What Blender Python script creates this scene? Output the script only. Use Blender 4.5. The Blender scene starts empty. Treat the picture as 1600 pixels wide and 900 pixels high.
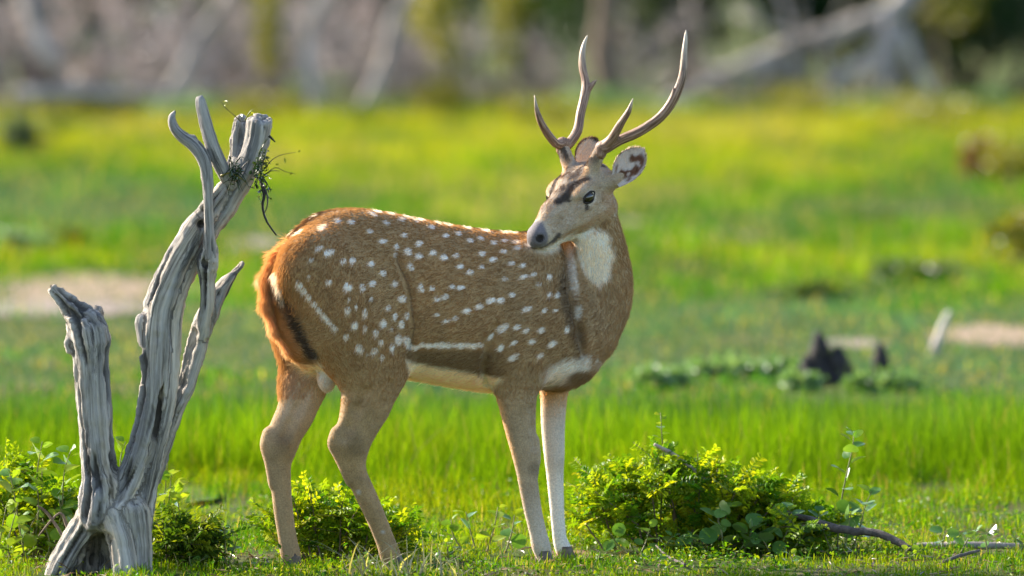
import bpy, math, random
import numpy as np
from mathutils import Vector, Matrix

random.seed(7)
rng = np.random.default_rng(7)
scene = bpy.context.scene
COL = scene.collection

# ------------------------------------------------------------------ camera, sky, sun, exposure
CAM = np.array([0.0, -30.0, 2.0])
FPX = 1600 * 400 / 36.0                      # focal length in photo pixels (400 mm on 36 mm, 1600 px wide)
PITCH = math.atan(750 / FPX)
cam_data = bpy.data.cameras.new('camera')
cam_data.lens = 400
cam_data.sensor_width = 36
cam_data.clip_start = 0.5
cam_data.clip_end = 3000
cam_data.dof.use_dof = True
cam_data.dof.focus_distance = 29.95
cam_data.dof.aperture_fstop = 3.4
cam = bpy.data.objects.new('camera', cam_data)
cam.location = CAM
cam.rotation_euler = (math.pi / 2 - PITCH, 0, 0)
COL.objects.link(cam)
scene.camera = cam

SUN_AZ = math.radians(-62)                   # compass angle from +Y towards +X: behind the deer, to the left
SUN_EL = math.radians(28)
world = bpy.data.worlds.new('World')
scene.world = world
world.use_nodes = True
wn = world.node_tree
sky = wn.nodes.new('ShaderNodeTexSky')
sky.sky_type = 'NISHITA'
sky.sun_disc = False
sky.sun_elevation = SUN_EL
sky.sun_rotation = SUN_AZ
wn.links.new(sky.outputs[0], wn.nodes['Background'].inputs[0])
wn.nodes['Background'].inputs[1].default_value = 0.13
sun_data = bpy.data.lights.new('sun', 'SUN')
sun_data.energy = 5.0
sun_data.angle = math.radians(0.53)
sun_data.color = (1.0, 0.90, 0.74)
sun = bpy.data.objects.new('sun', sun_data)
to_sun = Vector((math.sin(SUN_AZ) * math.cos(SUN_EL), math.cos(SUN_AZ) * math.cos(SUN_EL), math.sin(SUN_EL)))
sun.rotation_euler = to_sun.to_track_quat('Z', 'Y').to_euler()
sun.location = (-20, 30, 30)
COL.objects.link(sun)

scene.view_settings.view_transform = 'Standard'
scene.view_settings.look = 'None'
scene.view_settings.exposure = 1.5
scene.view_settings.gamma = 1.0
scene.render.engine = 'CYCLES'
scene.cycles.use_denoising = True
scene.cycles.max_bounces = 8
scene.cycles.transparent_max_bounces = 8
scene.cycles.diffuse_bounces = 3
scene.cycles.transmission_bounces = 5
scene.cycles.sample_clamp_indirect = 6
scene.cycles_curves.shape = 'RIBBONS'

# ------------------------------------------------------------------ helpers
FW = np.array([0, math.cos(PITCH), -math.sin(PITCH)])
UP = np.array([0, math.sin(PITCH), math.cos(PITCH)])
PX = 30.0 / FPX                              # metres for one photo pixel at the deer


def P(u, v, y=0.0):
    """photo pixel -> point on the vertical plane at depth y (y = 0 where the deer stands)"""
    d = FW + np.array([1, 0, 0]) * (u - 800) / FPX - UP * (v - 450) / FPX
    return CAM + d * ((y - CAM[1]) / d[1])


def G(u, v, z=0.0):
    """photo pixel -> point on the ground"""
    d = FW + np.array([1, 0, 0]) * (u - 800) / FPX - UP * (v - 450) / FPX
    return CAM + d * ((z - CAM[2]) / d[2])


def proj(p):
    q = p - CAM
    w = q @ FW
    return 800 + FPX * q[..., 0] / w, 450 - FPX * (q @ UP) / w


def nrm(a):
    return a / np.maximum(np.linalg.norm(a, axis=-1, keepdims=True), 1e-9)


def sstep(a, b, x):
    t = np.clip((x - a) / (b - a), 0, 1)
    return t * t * (3 - 2 * t)


def _hash(i, j, k):
    n = (i.astype(np.int64) * 73856093) ^ (j.astype(np.int64) * 19349663) ^ (k.astype(np.int64) * 83492791)
    n = (n ^ (n >> 13)) * 1274126177
    n = n ^ (n >> 16)
    return (n & 0xFFFF) / 65535.0


def vnoise(p):
    """value noise, p (N,3) -> 0..1"""
    f = np.floor(p)
    t = p - f
    t = t * t * (3 - 2 * t)
    i, j, k = f[:, 0].astype(int), f[:, 1].astype(int), f[:, 2].astype(int)
    r = 0
    for a in (0, 1):
        for b in (0, 1):
            for c in (0, 1):
                wgt = (t[:, 0] if a else 1 - t[:, 0]) * (t[:, 1] if b else 1 - t[:, 1]) * (t[:, 2] if c else 1 - t[:, 2])
                r = r + wgt * _hash(i + a, j + b, k + c)
    return r


def fbm(p, o=3):
    r, a, s = 0, 0.5, 0
    for n in range(o):
        r = r + a * vnoise(p * 2 ** n + 17.3 * n)
        s += a
        a *= 0.5
    return r / s


def tag(o, label=None, cat=None, group=None, kind=None):
    if label:
        o['label'] = label
    if cat:
        o['category'] = cat
    if group:
        o['group'] = group
    if kind:
        o['kind'] = kind
    return o


def empty(name, loc=(0, 0, 0)):
    o = bpy.data.objects.new(name, None)
    o.location = loc
    o.empty_display_size = 0.1
    COL.objects.link(o)
    return o


def place(o, parent):
    """parent an object whose mesh is written in world coordinates"""
    if parent is not None:
        o.parent = parent
        l = Vector((0, 0, 0))
        q = parent
        while q is not None:
            l += q.location
            q = q.parent
        o.location = -l
    return o


def mesh_obj(name, verts, faces, mat, parent=None, smooth=True, attrs=None):
    """faces: array (M,3) or (M,4), or a list of such arrays"""
    me = bpy.data.meshes.new(name)
    verts = np.asarray(verts, np.float32)
    if isinstance(faces, np.ndarray):
        faces = [faces]
    faces = [f for f in faces if len(f)]
    loops = np.concatenate([f.ravel() for f in faces]).astype(np.int32)
    tot = np.concatenate([np.full(len(f), f.shape[1], np.int32) for f in faces])
    start = np.concatenate([[0], np.cumsum(tot)[:-1]]).astype(np.int32)
    me.vertices.add(len(verts))
    me.vertices.foreach_set('co', verts.ravel())
    me.loops.add(len(loops))
    me.loops.foreach_set('vertex_index', loops)
    me.polygons.add(len(tot))
    me.polygons.foreach_set('loop_start', start)
    me.polygons.foreach_set('loop_total', tot)
    me.polygons.foreach_set('use_smooth', np.full(len(tot), smooth))
    for k, a in (attrs or {}).items():
        a = np.asarray(a, np.float32)
        if a.ndim == 1:
            at = me.attributes.new(k, 'FLOAT', 'POINT')
            at.data.foreach_set('value', a)
        elif a.shape[1] == 3 and k.startswith('vec'):
            at = me.attributes.new(k, 'FLOAT_VECTOR', 'POINT')
            at.data.foreach_set('vector', a.ravel())
        else:
            at = me.attributes.new(k, 'FLOAT_COLOR', 'POINT')
            at.data.foreach_set('color', np.concatenate([a[:, :3], np.ones((len(a), 1), np.float32)], 1).ravel())
    me.update()
    me.validate()
    if mat:
        me.materials.append(mat)
    o = bpy.data.objects.new(name, me)
    COL.objects.link(o)
    return place(o, parent)


class Tubes:
    """collects tapered tubes into one mesh"""

    def __init__(self):
        self.v, self.f, self.n = [], [], 0
        self.c = []

    def add(self, pts, rad, sides=6, col=None, bump=0.0):
        pts = np.asarray(pts, float)
        rad = np.asarray(rad, float)
        t = nrm(np.gradient(pts, axis=0))
        a = np.array([0.31, 0.22, 0.93])
        x = nrm(np.cross(t, a))
        y = np.cross(t, x)
        ang = np.linspace(0, 2 * math.pi, sides, endpoint=False)
        r = rad[:, None] * (1 + bump * (rng.random((len(pts), sides)) - 0.5))
        ring = pts[:, None] + r[..., None] * (np.cos(ang)[None, :, None] * x[:, None] + np.sin(ang)[None, :, None] * y[:, None])
        m = len(pts)
        idx = self.n + np.arange(m * sides).reshape(m, sides)
        q = np.stack([idx[:-1], np.roll(idx[:-1], -1, 1), np.roll(idx[1:], -1, 1), idx[1:]], -1).reshape(-1, 4)
        self.v.append(ring.reshape(-1, 3))
        self.v.append(pts[[0, -1]])
        c0, c1 = self.n + m * sides, self.n + m * sides + 1
        cap = np.concatenate([np.stack([np.roll(idx[0], -1), idx[0], np.full(sides, c0)], 1),
                              np.stack([idx[-1], np.roll(idx[-1], -1), np.full(sides, c1)], 1)])
        self.f.append((q, cap))
        if col is not None:
            self.c.append(np.tile(np.asarray(col, float), (m * sides + 2, 1)))
        self.n += m * sides + 2

    def build(self, name, mat, parent=None, **k):
        at = {'tone': np.concatenate(self.c)} if self.c else None
        return mesh_obj(name, np.concatenate(self.v), [np.concatenate([a for a, b in self.f]), np.concatenate([b for a, b in self.f])], mat, parent, attrs=at, **k)


def spline(pts, n):
    """Catmull-Rom through rows of pts"""
    p = np.asarray(pts, float)
    p = np.concatenate([[2 * p[0] - p[1]], p, [2 * p[-1] - p[-2]]])
    t = np.linspace(0, len(p) - 3 - 1e-6, n)
    i = t.astype(int)
    f = (t - i)[:, None]
    a, b, c, d = p[i], p[i + 1], p[i + 2], p[i + 3]
    return 0.5 * (2 * b + (c - a) * f + (2 * a - 5 * b + 4 * c - d) * f ** 2 + (3 * b - a - 3 * c + d) * f ** 3)


# ---- signed distance field -> one continuous mesh (surface nets)
class Field:
    def __init__(self, lo, hi, h):
        self.lo, self.h = np.asarray(lo, float), h
        self.n = np.ceil((np.asarray(hi) - self.lo) / h).astype(int) + 1
        self.F = np.ones(self.n, np.float32)
        self.best = np.full(self.n, 9, np.float32)
        self.id = np.full(self.n, -1, np.int16)
        self.meta = []

    def add(self, fn, lo, hi, k, meta=None, sub=False):
        m = k + 3 * self.h
        a = np.clip(np.floor((np.asarray(lo) - m - self.lo) / self.h).astype(int), 0, self.n)
        b = np.clip(np.ceil((np.asarray(hi) + m - self.lo) / self.h).astype(int) + 1, 0, self.n)
        if (b <= a).any():
            return
        s = tuple(slice(x, y) for x, y in zip(a, b))
        ax = [(self.lo[i] + self.h * np.arange(a[i], b[i])).astype(np.float32) for i in range(3)]
        X = np.stack(np.meshgrid(*ax, indexing='ij'), -1)
        d = fn(X)
        sub_id = 0
        if isinstance(d, tuple):
            d, sub_id = d
        d = d.astype(np.float32)
        F = self.F[s]
        if sub:
            d2 = -d
            hh = np.maximum(k - np.abs(F - d2), 0) / k
            self.F[s] = np.maximum(F, d2) + hh * hh * k / 4
            return
        hh = np.maximum(k - np.abs(F - d), 0) / k
        self.F[s] = np.minimum(F, d) - hh * hh * k / 4
        w = d < self.best[s]
        self.best[s] = np.where(w, d, self.best[s])
        self.id[s] = np.where(w, len(self.meta) + sub_id, self.id[s])
        if isinstance(meta, list):
            self.meta += meta
        else:
            self.meta.append(meta)

    def cone(self, a, b, ra, rb, k, meta=None, squash=None, sub=False):
        a, b = np.asarray(a, float), np.asarray(b, float)
        R = max(ra, rb) * 1.3
        w, sc = squash if squash is not None else (None, 1)

        def fn(X):
            p = X - a.astype(np.float32)
            ab = b - a
            if w is not None:
                p = p + ((p @ w.astype(np.float32)) * (1 / sc - 1))[..., None] * w.astype(np.float32)
                ab = ab + (ab @ w) * (1 / sc - 1) * w
            t = np.clip((p @ ab.astype(np.float32)) / max(ab @ ab, 1e-9), 0, 1)
            return np.sqrt(((p - t[..., None] * ab.astype(np.float32)) ** 2).sum(-1)) - (ra + t * (rb - ra))
        mm = max(1, sc)
        self.add(fn, np.minimum(a, b) - R * mm, np.maximum(a, b) + R * mm, k, meta, sub)

    def limb(self, q, k, metas, squash=None, inner_k=0.0):
        """one smooth limb through the rows of q (x, y, z, radius): joined without bulges, then blended once"""
        q = np.asarray(q, float)
        w, sc = squash if squash is not None else (None, 1)
        R = q[:, 3].max() * max(1, sc) * 1.15

        def fn(X):
            best = np.full(X.shape[:3], 9, np.float32)
            bid = np.zeros(X.shape[:3], np.int16)
            w32 = None if w is None else w.astype(np.float32)
            for i in range(len(q) - 1):
                a, b, ra, rb = q[i, :3], q[i + 1, :3], q[i, 3], q[i + 1, 3]
                m = max(ra, rb) * max(1, sc) + k + 4 * self.h
                lo, hi = np.minimum(a, b) - m, np.maximum(a, b) + m
                sl = []
                for ax in range(3):
                    c = X[:, 0, 0, 0] if ax == 0 else X[0, :, 0, 1] if ax == 1 else X[0, 0, :, 2]
                    sl.append(slice(int(np.searchsorted(c, lo[ax])), int(np.searchsorted(c, hi[ax]))))
                sl = tuple(sl)
                p = X[sl] - a.astype(np.float32)
                ab = b - a
                if w is not None:
                    p = p + ((p @ w32) * (1 / sc - 1))[..., None] * w32
                    ab = ab + (ab @ w) * (1 / sc - 1) * w
                ab = ab.astype(np.float32)
                t = np.clip((p @ ab) / max(float(ab @ ab), 1e-9), 0, 1)
                d = np.sqrt(((p - t[..., None] * ab) ** 2).sum(-1)) - (ra + t * (rb - ra))
                c = d < best[sl]
                bid[sl] = np.where(c, i, bid[sl])
                best[sl] = np.minimum(best[sl], d)
            return best, bid
        self.add(fn, q[:, :3].min(0) - R, q[:, :3].max(0) + R, k, metas)

    def depth(self, u, v, y0, y1):
        """first depth at which the line of sight through a photo pixel enters the shape"""
        for y in np.arange(y0, y1, self.h / 2):
            i = np.round((P(u, v, y) - self.lo) / self.h).astype(int)
            if (i >= 0).all() and (i < self.n).all() and self.F[tuple(i)] < 0:
                return y
        return None

    def ellipsoid(self, c, axes, rad, k, meta=None, sub=False):
        A = np.asarray(axes, float)               # rows = axis directions
        r = np.asarray(rad, float)
        c = np.asarray(c, float)

        def fn(X):
            q = (X - c.astype(np.float32)) @ A.T.astype(np.float32)
            n = np.sqrt(((q / r) ** 2).sum(-1))
            g = np.sqrt(((q / r ** 2) ** 2).sum(-1))
            return n * (n - 1) / np.maximum(g, 1e-6)
        R = r.max()
        self.add(fn, c - R, c + R, k, meta, sub)

    def mesh(self):
        F, n = self.F, self.n
        ins = F < 0
        cnt = np.zeros(n - 1, np.int8)
        for a in (0, 1):
            for b in (0, 1):
                for c in (0, 1):
                    cnt += ins[a:n[0] - 1 + a, b:n[1] - 1 + b, c:n[2] - 1 + c]
        act = (cnt > 0) & (cnt < 8)
        I = np.argwhere(act)
        idx = np.full(n - 1, -1, np.int32)
        idx[act] = np.arange(len(I))
        cor = [(a, b, c) for a in (0, 1) for b in (0, 1) for c in (0, 1)]
        val = np.stack([F[I[:, 0] + a, I[:, 1] + b, I[:, 2] + c] for a, b, c in cor], 1)
        pos = np.zeros((len(I), 3))
        num = np.zeros(len(I))
        for i in range(8):
            for j in range(i + 1, 8):
                if sum(abs(x - y) for x, y in zip(cor[i], cor[j])) == 1:
                    m = (val[:, i] < 0) != (val[:, j] < 0)
                    t = val[:, i] / np.where(m, val[:, i] - val[:, j], 1)
                    pt = np.array(cor[i]) + t[:, None] * (np.array(cor[j]) - np.array(cor[i]))
                    pos += np.where(m[:, None], pt, 0)
                    num += m
        V = self.lo + (I + pos / num[:, None]) * self.h
        Q = []
        for ax in range(3):
            o1, o2 = (ax + 1) % 3, (ax + 2) % 3
            sl0 = [slice(1, m - 1) for m in n]
            sl1 = [slice(1, m - 1) for m in n]
            sl0[ax], sl1[ax] = slice(0, n[ax] - 1), slice(1, n[ax])
            A, B = ins[tuple(sl0)], ins[tuple(sl1)]
            E = np.argwhere(A != B)
            base = E.copy()
            base[:, o1] += 1
            base[:, o2] += 1
            e1, e2 = np.zeros(3, int), np.zeros(3, int)
            e1[o1], e2[o2] = 1, 1
            q = np.stack([idx[tuple((base - s).T)] for s in (e1 + e2, e2, 0 * e1, e1)], 1)
            fl = A[tuple(E.T)]
            q = np.where(fl[:, None], q, q[:, ::-1])
            Q.append(q)
        Q = np.concatenate(Q)
        ids = self.id[tuple(np.clip(np.round((V - self.lo) / self.h).astype(int), 0, n - 1).T)]
        return V, Q, ids


def vnormals(V, Q):
    fn = np.cross(V[Q[:, 2]] - V[Q[:, 0]], V[Q[:, 3]] - V[Q[:, 1]])
    N = np.zeros_like(V)
    for i in range(4):
        np.add.at(N, Q[:, i], fn)
    return nrm(N)


def relax(V, Q, A, it):
    """average attribute A (N,k) over the mesh neighbours"""
    E = np.concatenate([Q[:, [0, 1]], Q[:, [1, 2]], Q[:, [2, 3]], Q[:, [3, 0]]])
    deg = np.bincount(E.ravel(), minlength=len(V))[:, None]
    for _ in range(it):
        S = np.zeros_like(A)
        for k in range(A.shape[1]):
            S[:, k] = np.bincount(E[:, 0], A[E[:, 1], k], len(V)) + np.bincount(E[:, 1], A[E[:, 0], k], len(V))
        A = 0.5 * A + 0.5 * S / np.maximum(deg, 1)
    return A


def grain_frames(q):
    """per segment of a limb: start, direction, parallel-transported side axes, arc length at the start"""
    out = []
    x = None
    s0 = 0.0
    for i in range(len(q) - 1):
        d = q[i + 1, :3] - q[i, :3]
        L = np.linalg.norm(d)
        d = d / max(L, 1e-9)
        if x is None:
            x = nrm(np.cross(d, np.array([0.3, 0.9, 0.2])))
        x = nrm(x - (x @ d) * d)
        out.append((q[i, :3], d, x, np.cross(d, x), s0))
        s0 += L
    return out


def grain_coords(V, frames, ids, along):
    A, D, X, Y = (np.array([f[k] for f in frames])[ids] for k in range(4))
    s0 = np.array([f[4] for f in frames])[ids]
    p = V - A
    return np.stack([(p * X).sum(1), (p * Y).sum(1), along * (s0 + (p * D).sum(1))], 1)


# ---- materials
def new_mat(name):
    m = bpy.data.materials.new(name)
    m.use_nodes = True
    nt = m.node_tree
    for n in list(nt.nodes):
        nt.nodes.remove(n)
    out = nt.nodes.new('ShaderNodeOutputMaterial')
    return m, nt, out


def N(nt, t, ins=None, **k):
    n = nt.nodes.new(t)
    for a, b in k.items():
        setattr(n, a, b)
    for a, b in (ins or {}).items():
        if isinstance(b, bpy.types.NodeSocket):
            nt.links.new(b, n.inputs[a])
        else:
            n.inputs[a].default_value = b
    return n


def ramp(nt, fac, stops):
    r = N(nt, 'ShaderNodeValToRGB', {0: fac})
    el = r.color_ramp.elements
    while len(el) < len(stops):
        el.new(0.5)
    for e, (p, c) in zip(el, stops):
        e.position = p
        e.color = (*c, 1)
    return r.outputs[0]


def foliage_mat(name, tint=None, trans=0.5, warm=(1.25, 1.15, 0.5), gloss=0.06, rough=0.45):
    """thin leaf: reflects and lets light through; colour from the 'tone' attribute or a tint varied by object"""
    m, nt, out = new_mat(name)
    if tint is None:
        c = N(nt, 'ShaderNodeAttribute', attribute_name='tone').outputs[0]
    else:
        oi = N(nt, 'ShaderNodeObjectInfo')
        geo = N(nt, 'ShaderNodeTexCoord')
        nz = N(nt, 'ShaderNodeTexNoise', {'Vector': geo.outputs['Object'], 'Scale': 3.0, 'Detail': 3.0})
        ad = N(nt, 'ShaderNodeMath', {0: oi.outputs['Random'], 1: nz.outputs[0]}, operation='ADD')
        hf = N(nt, 'ShaderNodeMath', {0: ad.outputs[0], 1: 0.5}, operation='MULTIPLY')
        c = ramp(nt, hf.outputs[0], tint)
    d = N(nt, 'ShaderNodeBsdfDiffuse', {'Color': c})
    tc = N(nt, 'ShaderNodeMix', {6: c, 7: (*warm, 1)}, data_type='RGBA', blend_type='MULTIPLY')
    tc.inputs[0].default_value = 1.0
    t = N(nt, 'ShaderNodeBsdfTranslucent', {'Color': tc.outputs[2]})
    mx = N(nt, 'ShaderNodeMixShader', {0: trans, 1: d.outputs[0], 2: t.outputs[0]})
    g = N(nt, 'ShaderNodeBsdfGlossy', {'Color': (1, 1, 1, 1), 'Roughness': rough})
    fr = N(nt, 'ShaderNodeFresnel', {0: 1.35})
    fm = N(nt, 'ShaderNodeMath', {0: fr.outputs[0], 1: gloss * 10}, operation='MULTIPLY')
    m2 = N(nt, 'ShaderNodeMixShader', {0: fm.outputs[0], 1: mx.outputs[0], 2: g.outputs[0]})
    nt.links.new(m2.outputs[0], out.inputs[0])
    return m


def rough_mat(name, color=None, attr=None, rough=0.8, stops=None, scale=8.0, bump=0.0, spec=0.3, stretch=(1, 1, 1)):
    m, nt, out = new_mat(name)
    tc = N(nt, 'ShaderNodeTexCoord')
    mp = N(nt, 'ShaderNodeMapping', {0: tc.outputs['Object'], 3: stretch})
    nz = N(nt, 'ShaderNodeTexNoise', {'Vector': mp.outputs[0], 'Scale': scale, 'Detail': 6.0, 'Roughness': 0.65})
    if attr:
        c = N(nt, 'ShaderNodeAttribute', attribute_name=attr).outputs[0]
        g = ramp(nt, nz.outputs[0], [(0.25, (0.75, 0.75, 0.75)), (0.75, (1.2, 1.2, 1.2))])
        mm = N(nt, 'ShaderNodeMix', {6: c, 7: g}, data_type='RGBA', blend_type='MULTIPLY')
        mm.inputs[0].default_value = 1.0
        c = mm.outputs[2]
    elif stops:
        c = ramp(nt, nz.outputs[0], stops)
    else:
        c = color
    b = N(nt, 'ShaderNodeBsdfPrincipled', {'Base Color': c if not isinstance(c, tuple) else (*c, 1), 'Roughness': rough, 'Specular IOR Level': spec})
    if bump:
        bp = N(nt, 'ShaderNodeBump', {'Height': nz.outputs[0], 'Strength': bump, 'Distance': 0.01})
        nt.links.new(bp.outputs[0], b.inputs['Normal'])
    nt.links.new(b.outputs[0], out.inputs[0])
    return m

# ------------------------------------------------------------------ ground
mg, nt, out = new_mat('meadow_soil')
_t = N(nt, 'ShaderNodeTexCoord')
_z = N(nt, 'ShaderNodeTexNoise', {'Vector': _t.outputs['Object'], 'Scale': 0.9, 'Detail': 8.0, 'Roughness': 0.65})
_z2 = N(nt, 'ShaderNodeTexNoise', {'Vector': _t.outputs['Object'], 'Scale': 40.0, 'Detail': 5.0, 'Roughness': 0.7})
_c = ramp(nt, _z.outputs[0], [(0.3, (0.050, 0.085, 0.014)), (0.5, (0.075, 0.105, 0.022)), (0.72, (0.16, 0.115, 0.06))])
_g = ramp(nt, _z2.outputs[0], [(0.25, (0.55, 0.55, 0.55)), (0.75, (1.3, 1.3, 1.3))])
_m = N(nt, 'ShaderNodeMix', {6: _c, 7: _g}, data_type='RGBA', blend_type='MULTIPLY')
_m.inputs[0].default_value = 1
_b = N(nt, 'ShaderNodeBump', {'Height': _z2.outputs[0], 'Strength': 0.7, 'Distance': 0.02})
_p = N(nt, 'ShaderNodeBsdfPrincipled', {'Base Color': _m.outputs[2], 'Roughness': 0.95, 'Specular IOR Level': 0.1, 'Normal': _b.outputs[0]})
nt.links.new(_p.outputs[0], out.inputs[0])
gx = np.concatenate([[-900, -300, -80, -20], np.linspace(-6, 6, 61), [20, 80, 300, 900]])
gy = np.concatenate([[-200, -60, -20], np.linspace(-3, 8, 56), np.linspace(9, 80, 40), [120, 300, 900]])
GX, GY = np.meshgrid(gx, gy)
_gp = np.stack([GX.ravel(), GY.ravel(), 0 * GX.ravel()], 1)
_amp = 0.012 * (1 - sstep(3.0, 6.0, np.abs(_gp[:, 0]))) * (1 - sstep(5, 8, _gp[:, 1])) * sstep(-3, -2, _gp[:, 1])
_gp[:, 2] = -(fbm(_gp * np.array([2.3, 2.3, 1]) + 3, 3)) * _amp
_i = np.arange(GX.size).reshape(GX.shape)
tag(mesh_obj('ground', _gp, np.stack([_i[:-1, :-1], _i[:-1, 1:], _i[1:, 1:], _i[1:, :-1]], -1).reshape(-1, 4), mg), kind='structure')

# bare patches (centre and half sizes as they lie in the meadow)
PATCHES = []


def patch(u, v, ru, rv, mat, name, seed, h=0.004):
    c = G(u, v)
    rx = abs(G(u + ru, v)[0] - c[0])
    ry = abs(G(u, v - rv)[1] - G(u, v + rv)[1]) / 2
    c[1] = (G(u, v - rv)[1] + G(u, v + rv)[1]) / 2
    n = 64
    a = np.linspace(0, 2 * math.pi, n, endpoint=False)
    r = 0.72 + 0.5 * fbm(np.stack([np.cos(a) * 2 + seed, np.sin(a) * 2, 0 * a], 1), 3)
    rings = []
    for k, t in enumerate((0.35, 0.7, 1.0)):
        rings.append(np.stack([c[0] + rx * r * t * np.cos(a), c[1] + ry * r * t * np.sin(a), np.full(n, h)], 1))
    v_ = np.concatenate([[[c[0], c[1], h]]] + rings)
    i = 1 + np.arange(3 * n).reshape(3, n)
    tri = np.stack([np.zeros(n, int), i[0], np.roll(i[0], -1)], 1)
    q = np.stack([i[:-1], i[1:], np.roll(i[1:], -1, 1), np.roll(i[:-1], -1, 1)], -1).reshape(-1, 4)
    o = mesh_obj(name, v_, [tri, q], mat)
    tag(o, kind='structure')
    PATCHES.append((c[0], c[1], rx * 0.92, ry * 0.92))
    return o


msand = rough_mat('sandy_soil', stops=[(0.3, (0.17, 0.13, 0.085)), (0.55, (0.27, 0.20, 0.135)), (0.8, (0.36, 0.285, 0.20))], scale=2.5, bump=0.5, rough=0.95, spec=0.1)
mgrey = rough_mat('grey_dry_soil', stops=[(0.3, (0.18, 0.14, 0.12)), (0.6, (0.28, 0.225, 0.19)), (0.8, (0.36, 0.30, 0.26))], scale=3, bump=0.5, rough=0.95, spec=0.1)
patch(150, 452, 215, 24, msand, 'sand_patch', 1.2)
patch(90, 484, 170, 15, mgrey, 'dry_soil_patch', 4.7, 0.008)
patch(405, 385, 60, 14, mgrey, 'dry_soil_patch', 8.1)
patch(1090, 372, 110, 12, msand, 'sand_patch', 2.9)
patch(985, 352, 60, 9, msand, 'sand_patch', 6.3)
patch(1550, 526, 120, 17, msand, 'sand_patch', 3.3)
patch(1330, 538, 60, 8, mgrey, 'dry_soil_patch', 9.9)
patch(880, 869, 50, 8, rough_mat('trodden_earth', stops=[(0.3, (0.10, 0.055, 0.03)), (0.7, (0.24, 0.14, 0.085))], scale=30, bump=0.8, rough=0.95), 'earth_patch', 5.5)
mwater, nt, out = new_mat('puddle_water')
_p = N(nt, 'ShaderNodeBsdfPrincipled', {'Base Color': (0.10, 0.13, 0.11, 1), 'Roughness': 0.04, 'Specular IOR Level': 0.6})
nt.links.new(_p.outputs[0], out.inputs[0])
patch(300, 775, 46, 13, mwater, 'puddle', 7.7, 0.006)


# ---- grass blades: one mesh for each sward
mgrass = foliage_mat('grass_blade', trans=0.5, warm=(1.3, 1.2, 0.25), gloss=0.0, rough=0.6)


def blades(name, base, hgt, wid, col, lean=0.35, label=None, cat='grass', bend=0.5):
    n = len(base)
    az = rng.uniform(0, 2 * math.pi, n)
    d = np.stack([np.cos(az), np.sin(az), np.zeros(n)], 1)
    az2 = az + math.pi / 2 + rng.normal(0, 0.5, n)
    s = np.stack([np.cos(az2), np.sin(az2), np.zeros(n)], 1)
    ln = np.abs(rng.normal(0, lean, n)) + 0.05
    rows = []
    for t, wf in ((0, 0.8), (0.4, 1.0), (0.75, 0.7)):
        c = base + np.array([0, 0, 1.0]) * (hgt * t * (1 - 0.25 * bend * t * ln))[:, None] + d * (hgt * ln * t ** 1.7)[:, None]
        rows += [c - s * (wid * wf / 2)[:, None], c + s * (wid * wf / 2)[:, None]]
    tip = base + np.array([0, 0, 1.0]) * (hgt * (1 - 0.35 * bend * ln))[:, None] + d * (hgt * ln)[:, None]
    v = np.stack(rows + [tip], 1).reshape(-1, 3)
    o = np.arange(n)[:, None] * 7
    q = np.concatenate([o + np.array([0, 1, 3, 2]), o + np.array([2, 3, 5, 4])])
    t3 = o + np.array([4, 5, 6])
    ob = mesh_obj(name, v, [q, t3], mgrass, attrs={'tone': np.repeat(col, 7, 0)})
    tag(ob, label, cat, kind='stuff')
    return ob


def clear_of_patches(p, prob=0.97):
    keep = np.ones(len(p), bool)
    for cx, cy, rx, ry in PATCHES:
        r = np.hypot((p[:, 0] - cx) / rx, (p[:, 1] - cy) / ry)
        r = r + 1.3 * (fbm(p * np.array([2.2, 0.9, 0]) + 7, 3) - 0.5)
        keep &= ~((r < 0.85) & (rng.random(len(p)) < prob - 0.10 - 0.5 * sstep(0.2, 0.85, r)))
    return p[keep]


def scatter(n, y0, y1, margin=0.6, bias=1.0):
    y = y0 + (y1 - y0) * rng.random(n) ** bias
    hw = (y + 30) * 800 / FPX + margin
    x = rng.uniform(-1, 1, n) * hw
    return np.stack([x, y, np.zeros(n)], 1)


def mix_rows(c, d, m):
    m = np.clip(m, 0, 1)[:, None]
    return c * (1 - m) + d * m


def pal(k, t):
    """rows of colours blended by t 0..1"""
    k = np.asarray(k, float)
    x = np.clip(t, 0, 0.9999) * (len(k) - 1)
    i = x.astype(int)
    f = (x - i)[:, None]
    return k[i] * (1 - f) + k[i + 1] * f


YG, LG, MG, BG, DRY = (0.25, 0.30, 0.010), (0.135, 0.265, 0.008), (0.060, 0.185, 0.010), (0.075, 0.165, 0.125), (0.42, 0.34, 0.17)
# short turf round the deer, thin in places
p = clear_of_patches(scatter(120000, -1.1, 4.4))
z = fbm(p * np.array([3.0, 2.0, 0]), 3)
z2 = fbm(p * np.array([7.0, 4.0, 0]) + 31, 3)
keep = rng.random(len(p)) < 0.04 + 1.5 * sstep(0.30, 0.62, z2)
p, z, z2 = p[keep], z[keep], z2[keep]
c = pal([MG, MG, LG, YG, LG, YG], z * 0.8 + 0.25 * (z2 - 0.3) + rng.normal(0, 0.18, len(p)))
dry = rng.random(len(p)) < 0.07 + 0.16 * (z2 < 0.45)
c[dry] = np.array(DRY) * rng.uniform(0.5, 1.15, (dry.sum(), 1))
ht = rng.gamma(4, 0.0052, len(p)) * (0.3 + 1.5 * sstep(0.3, 0.7, z2)) * (0.5 + 0.5 * sstep(0.25, 0.9, p[:, 1])) + 0.005
blades('short_grass', p, ht, rng.uniform(0.0014, 0.0030, len(p)), c * rng.uniform(0.6, 1.2, (len(p), 1)), 0.6,
       'short bright turf of green and straw blades round the hooves')
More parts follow.
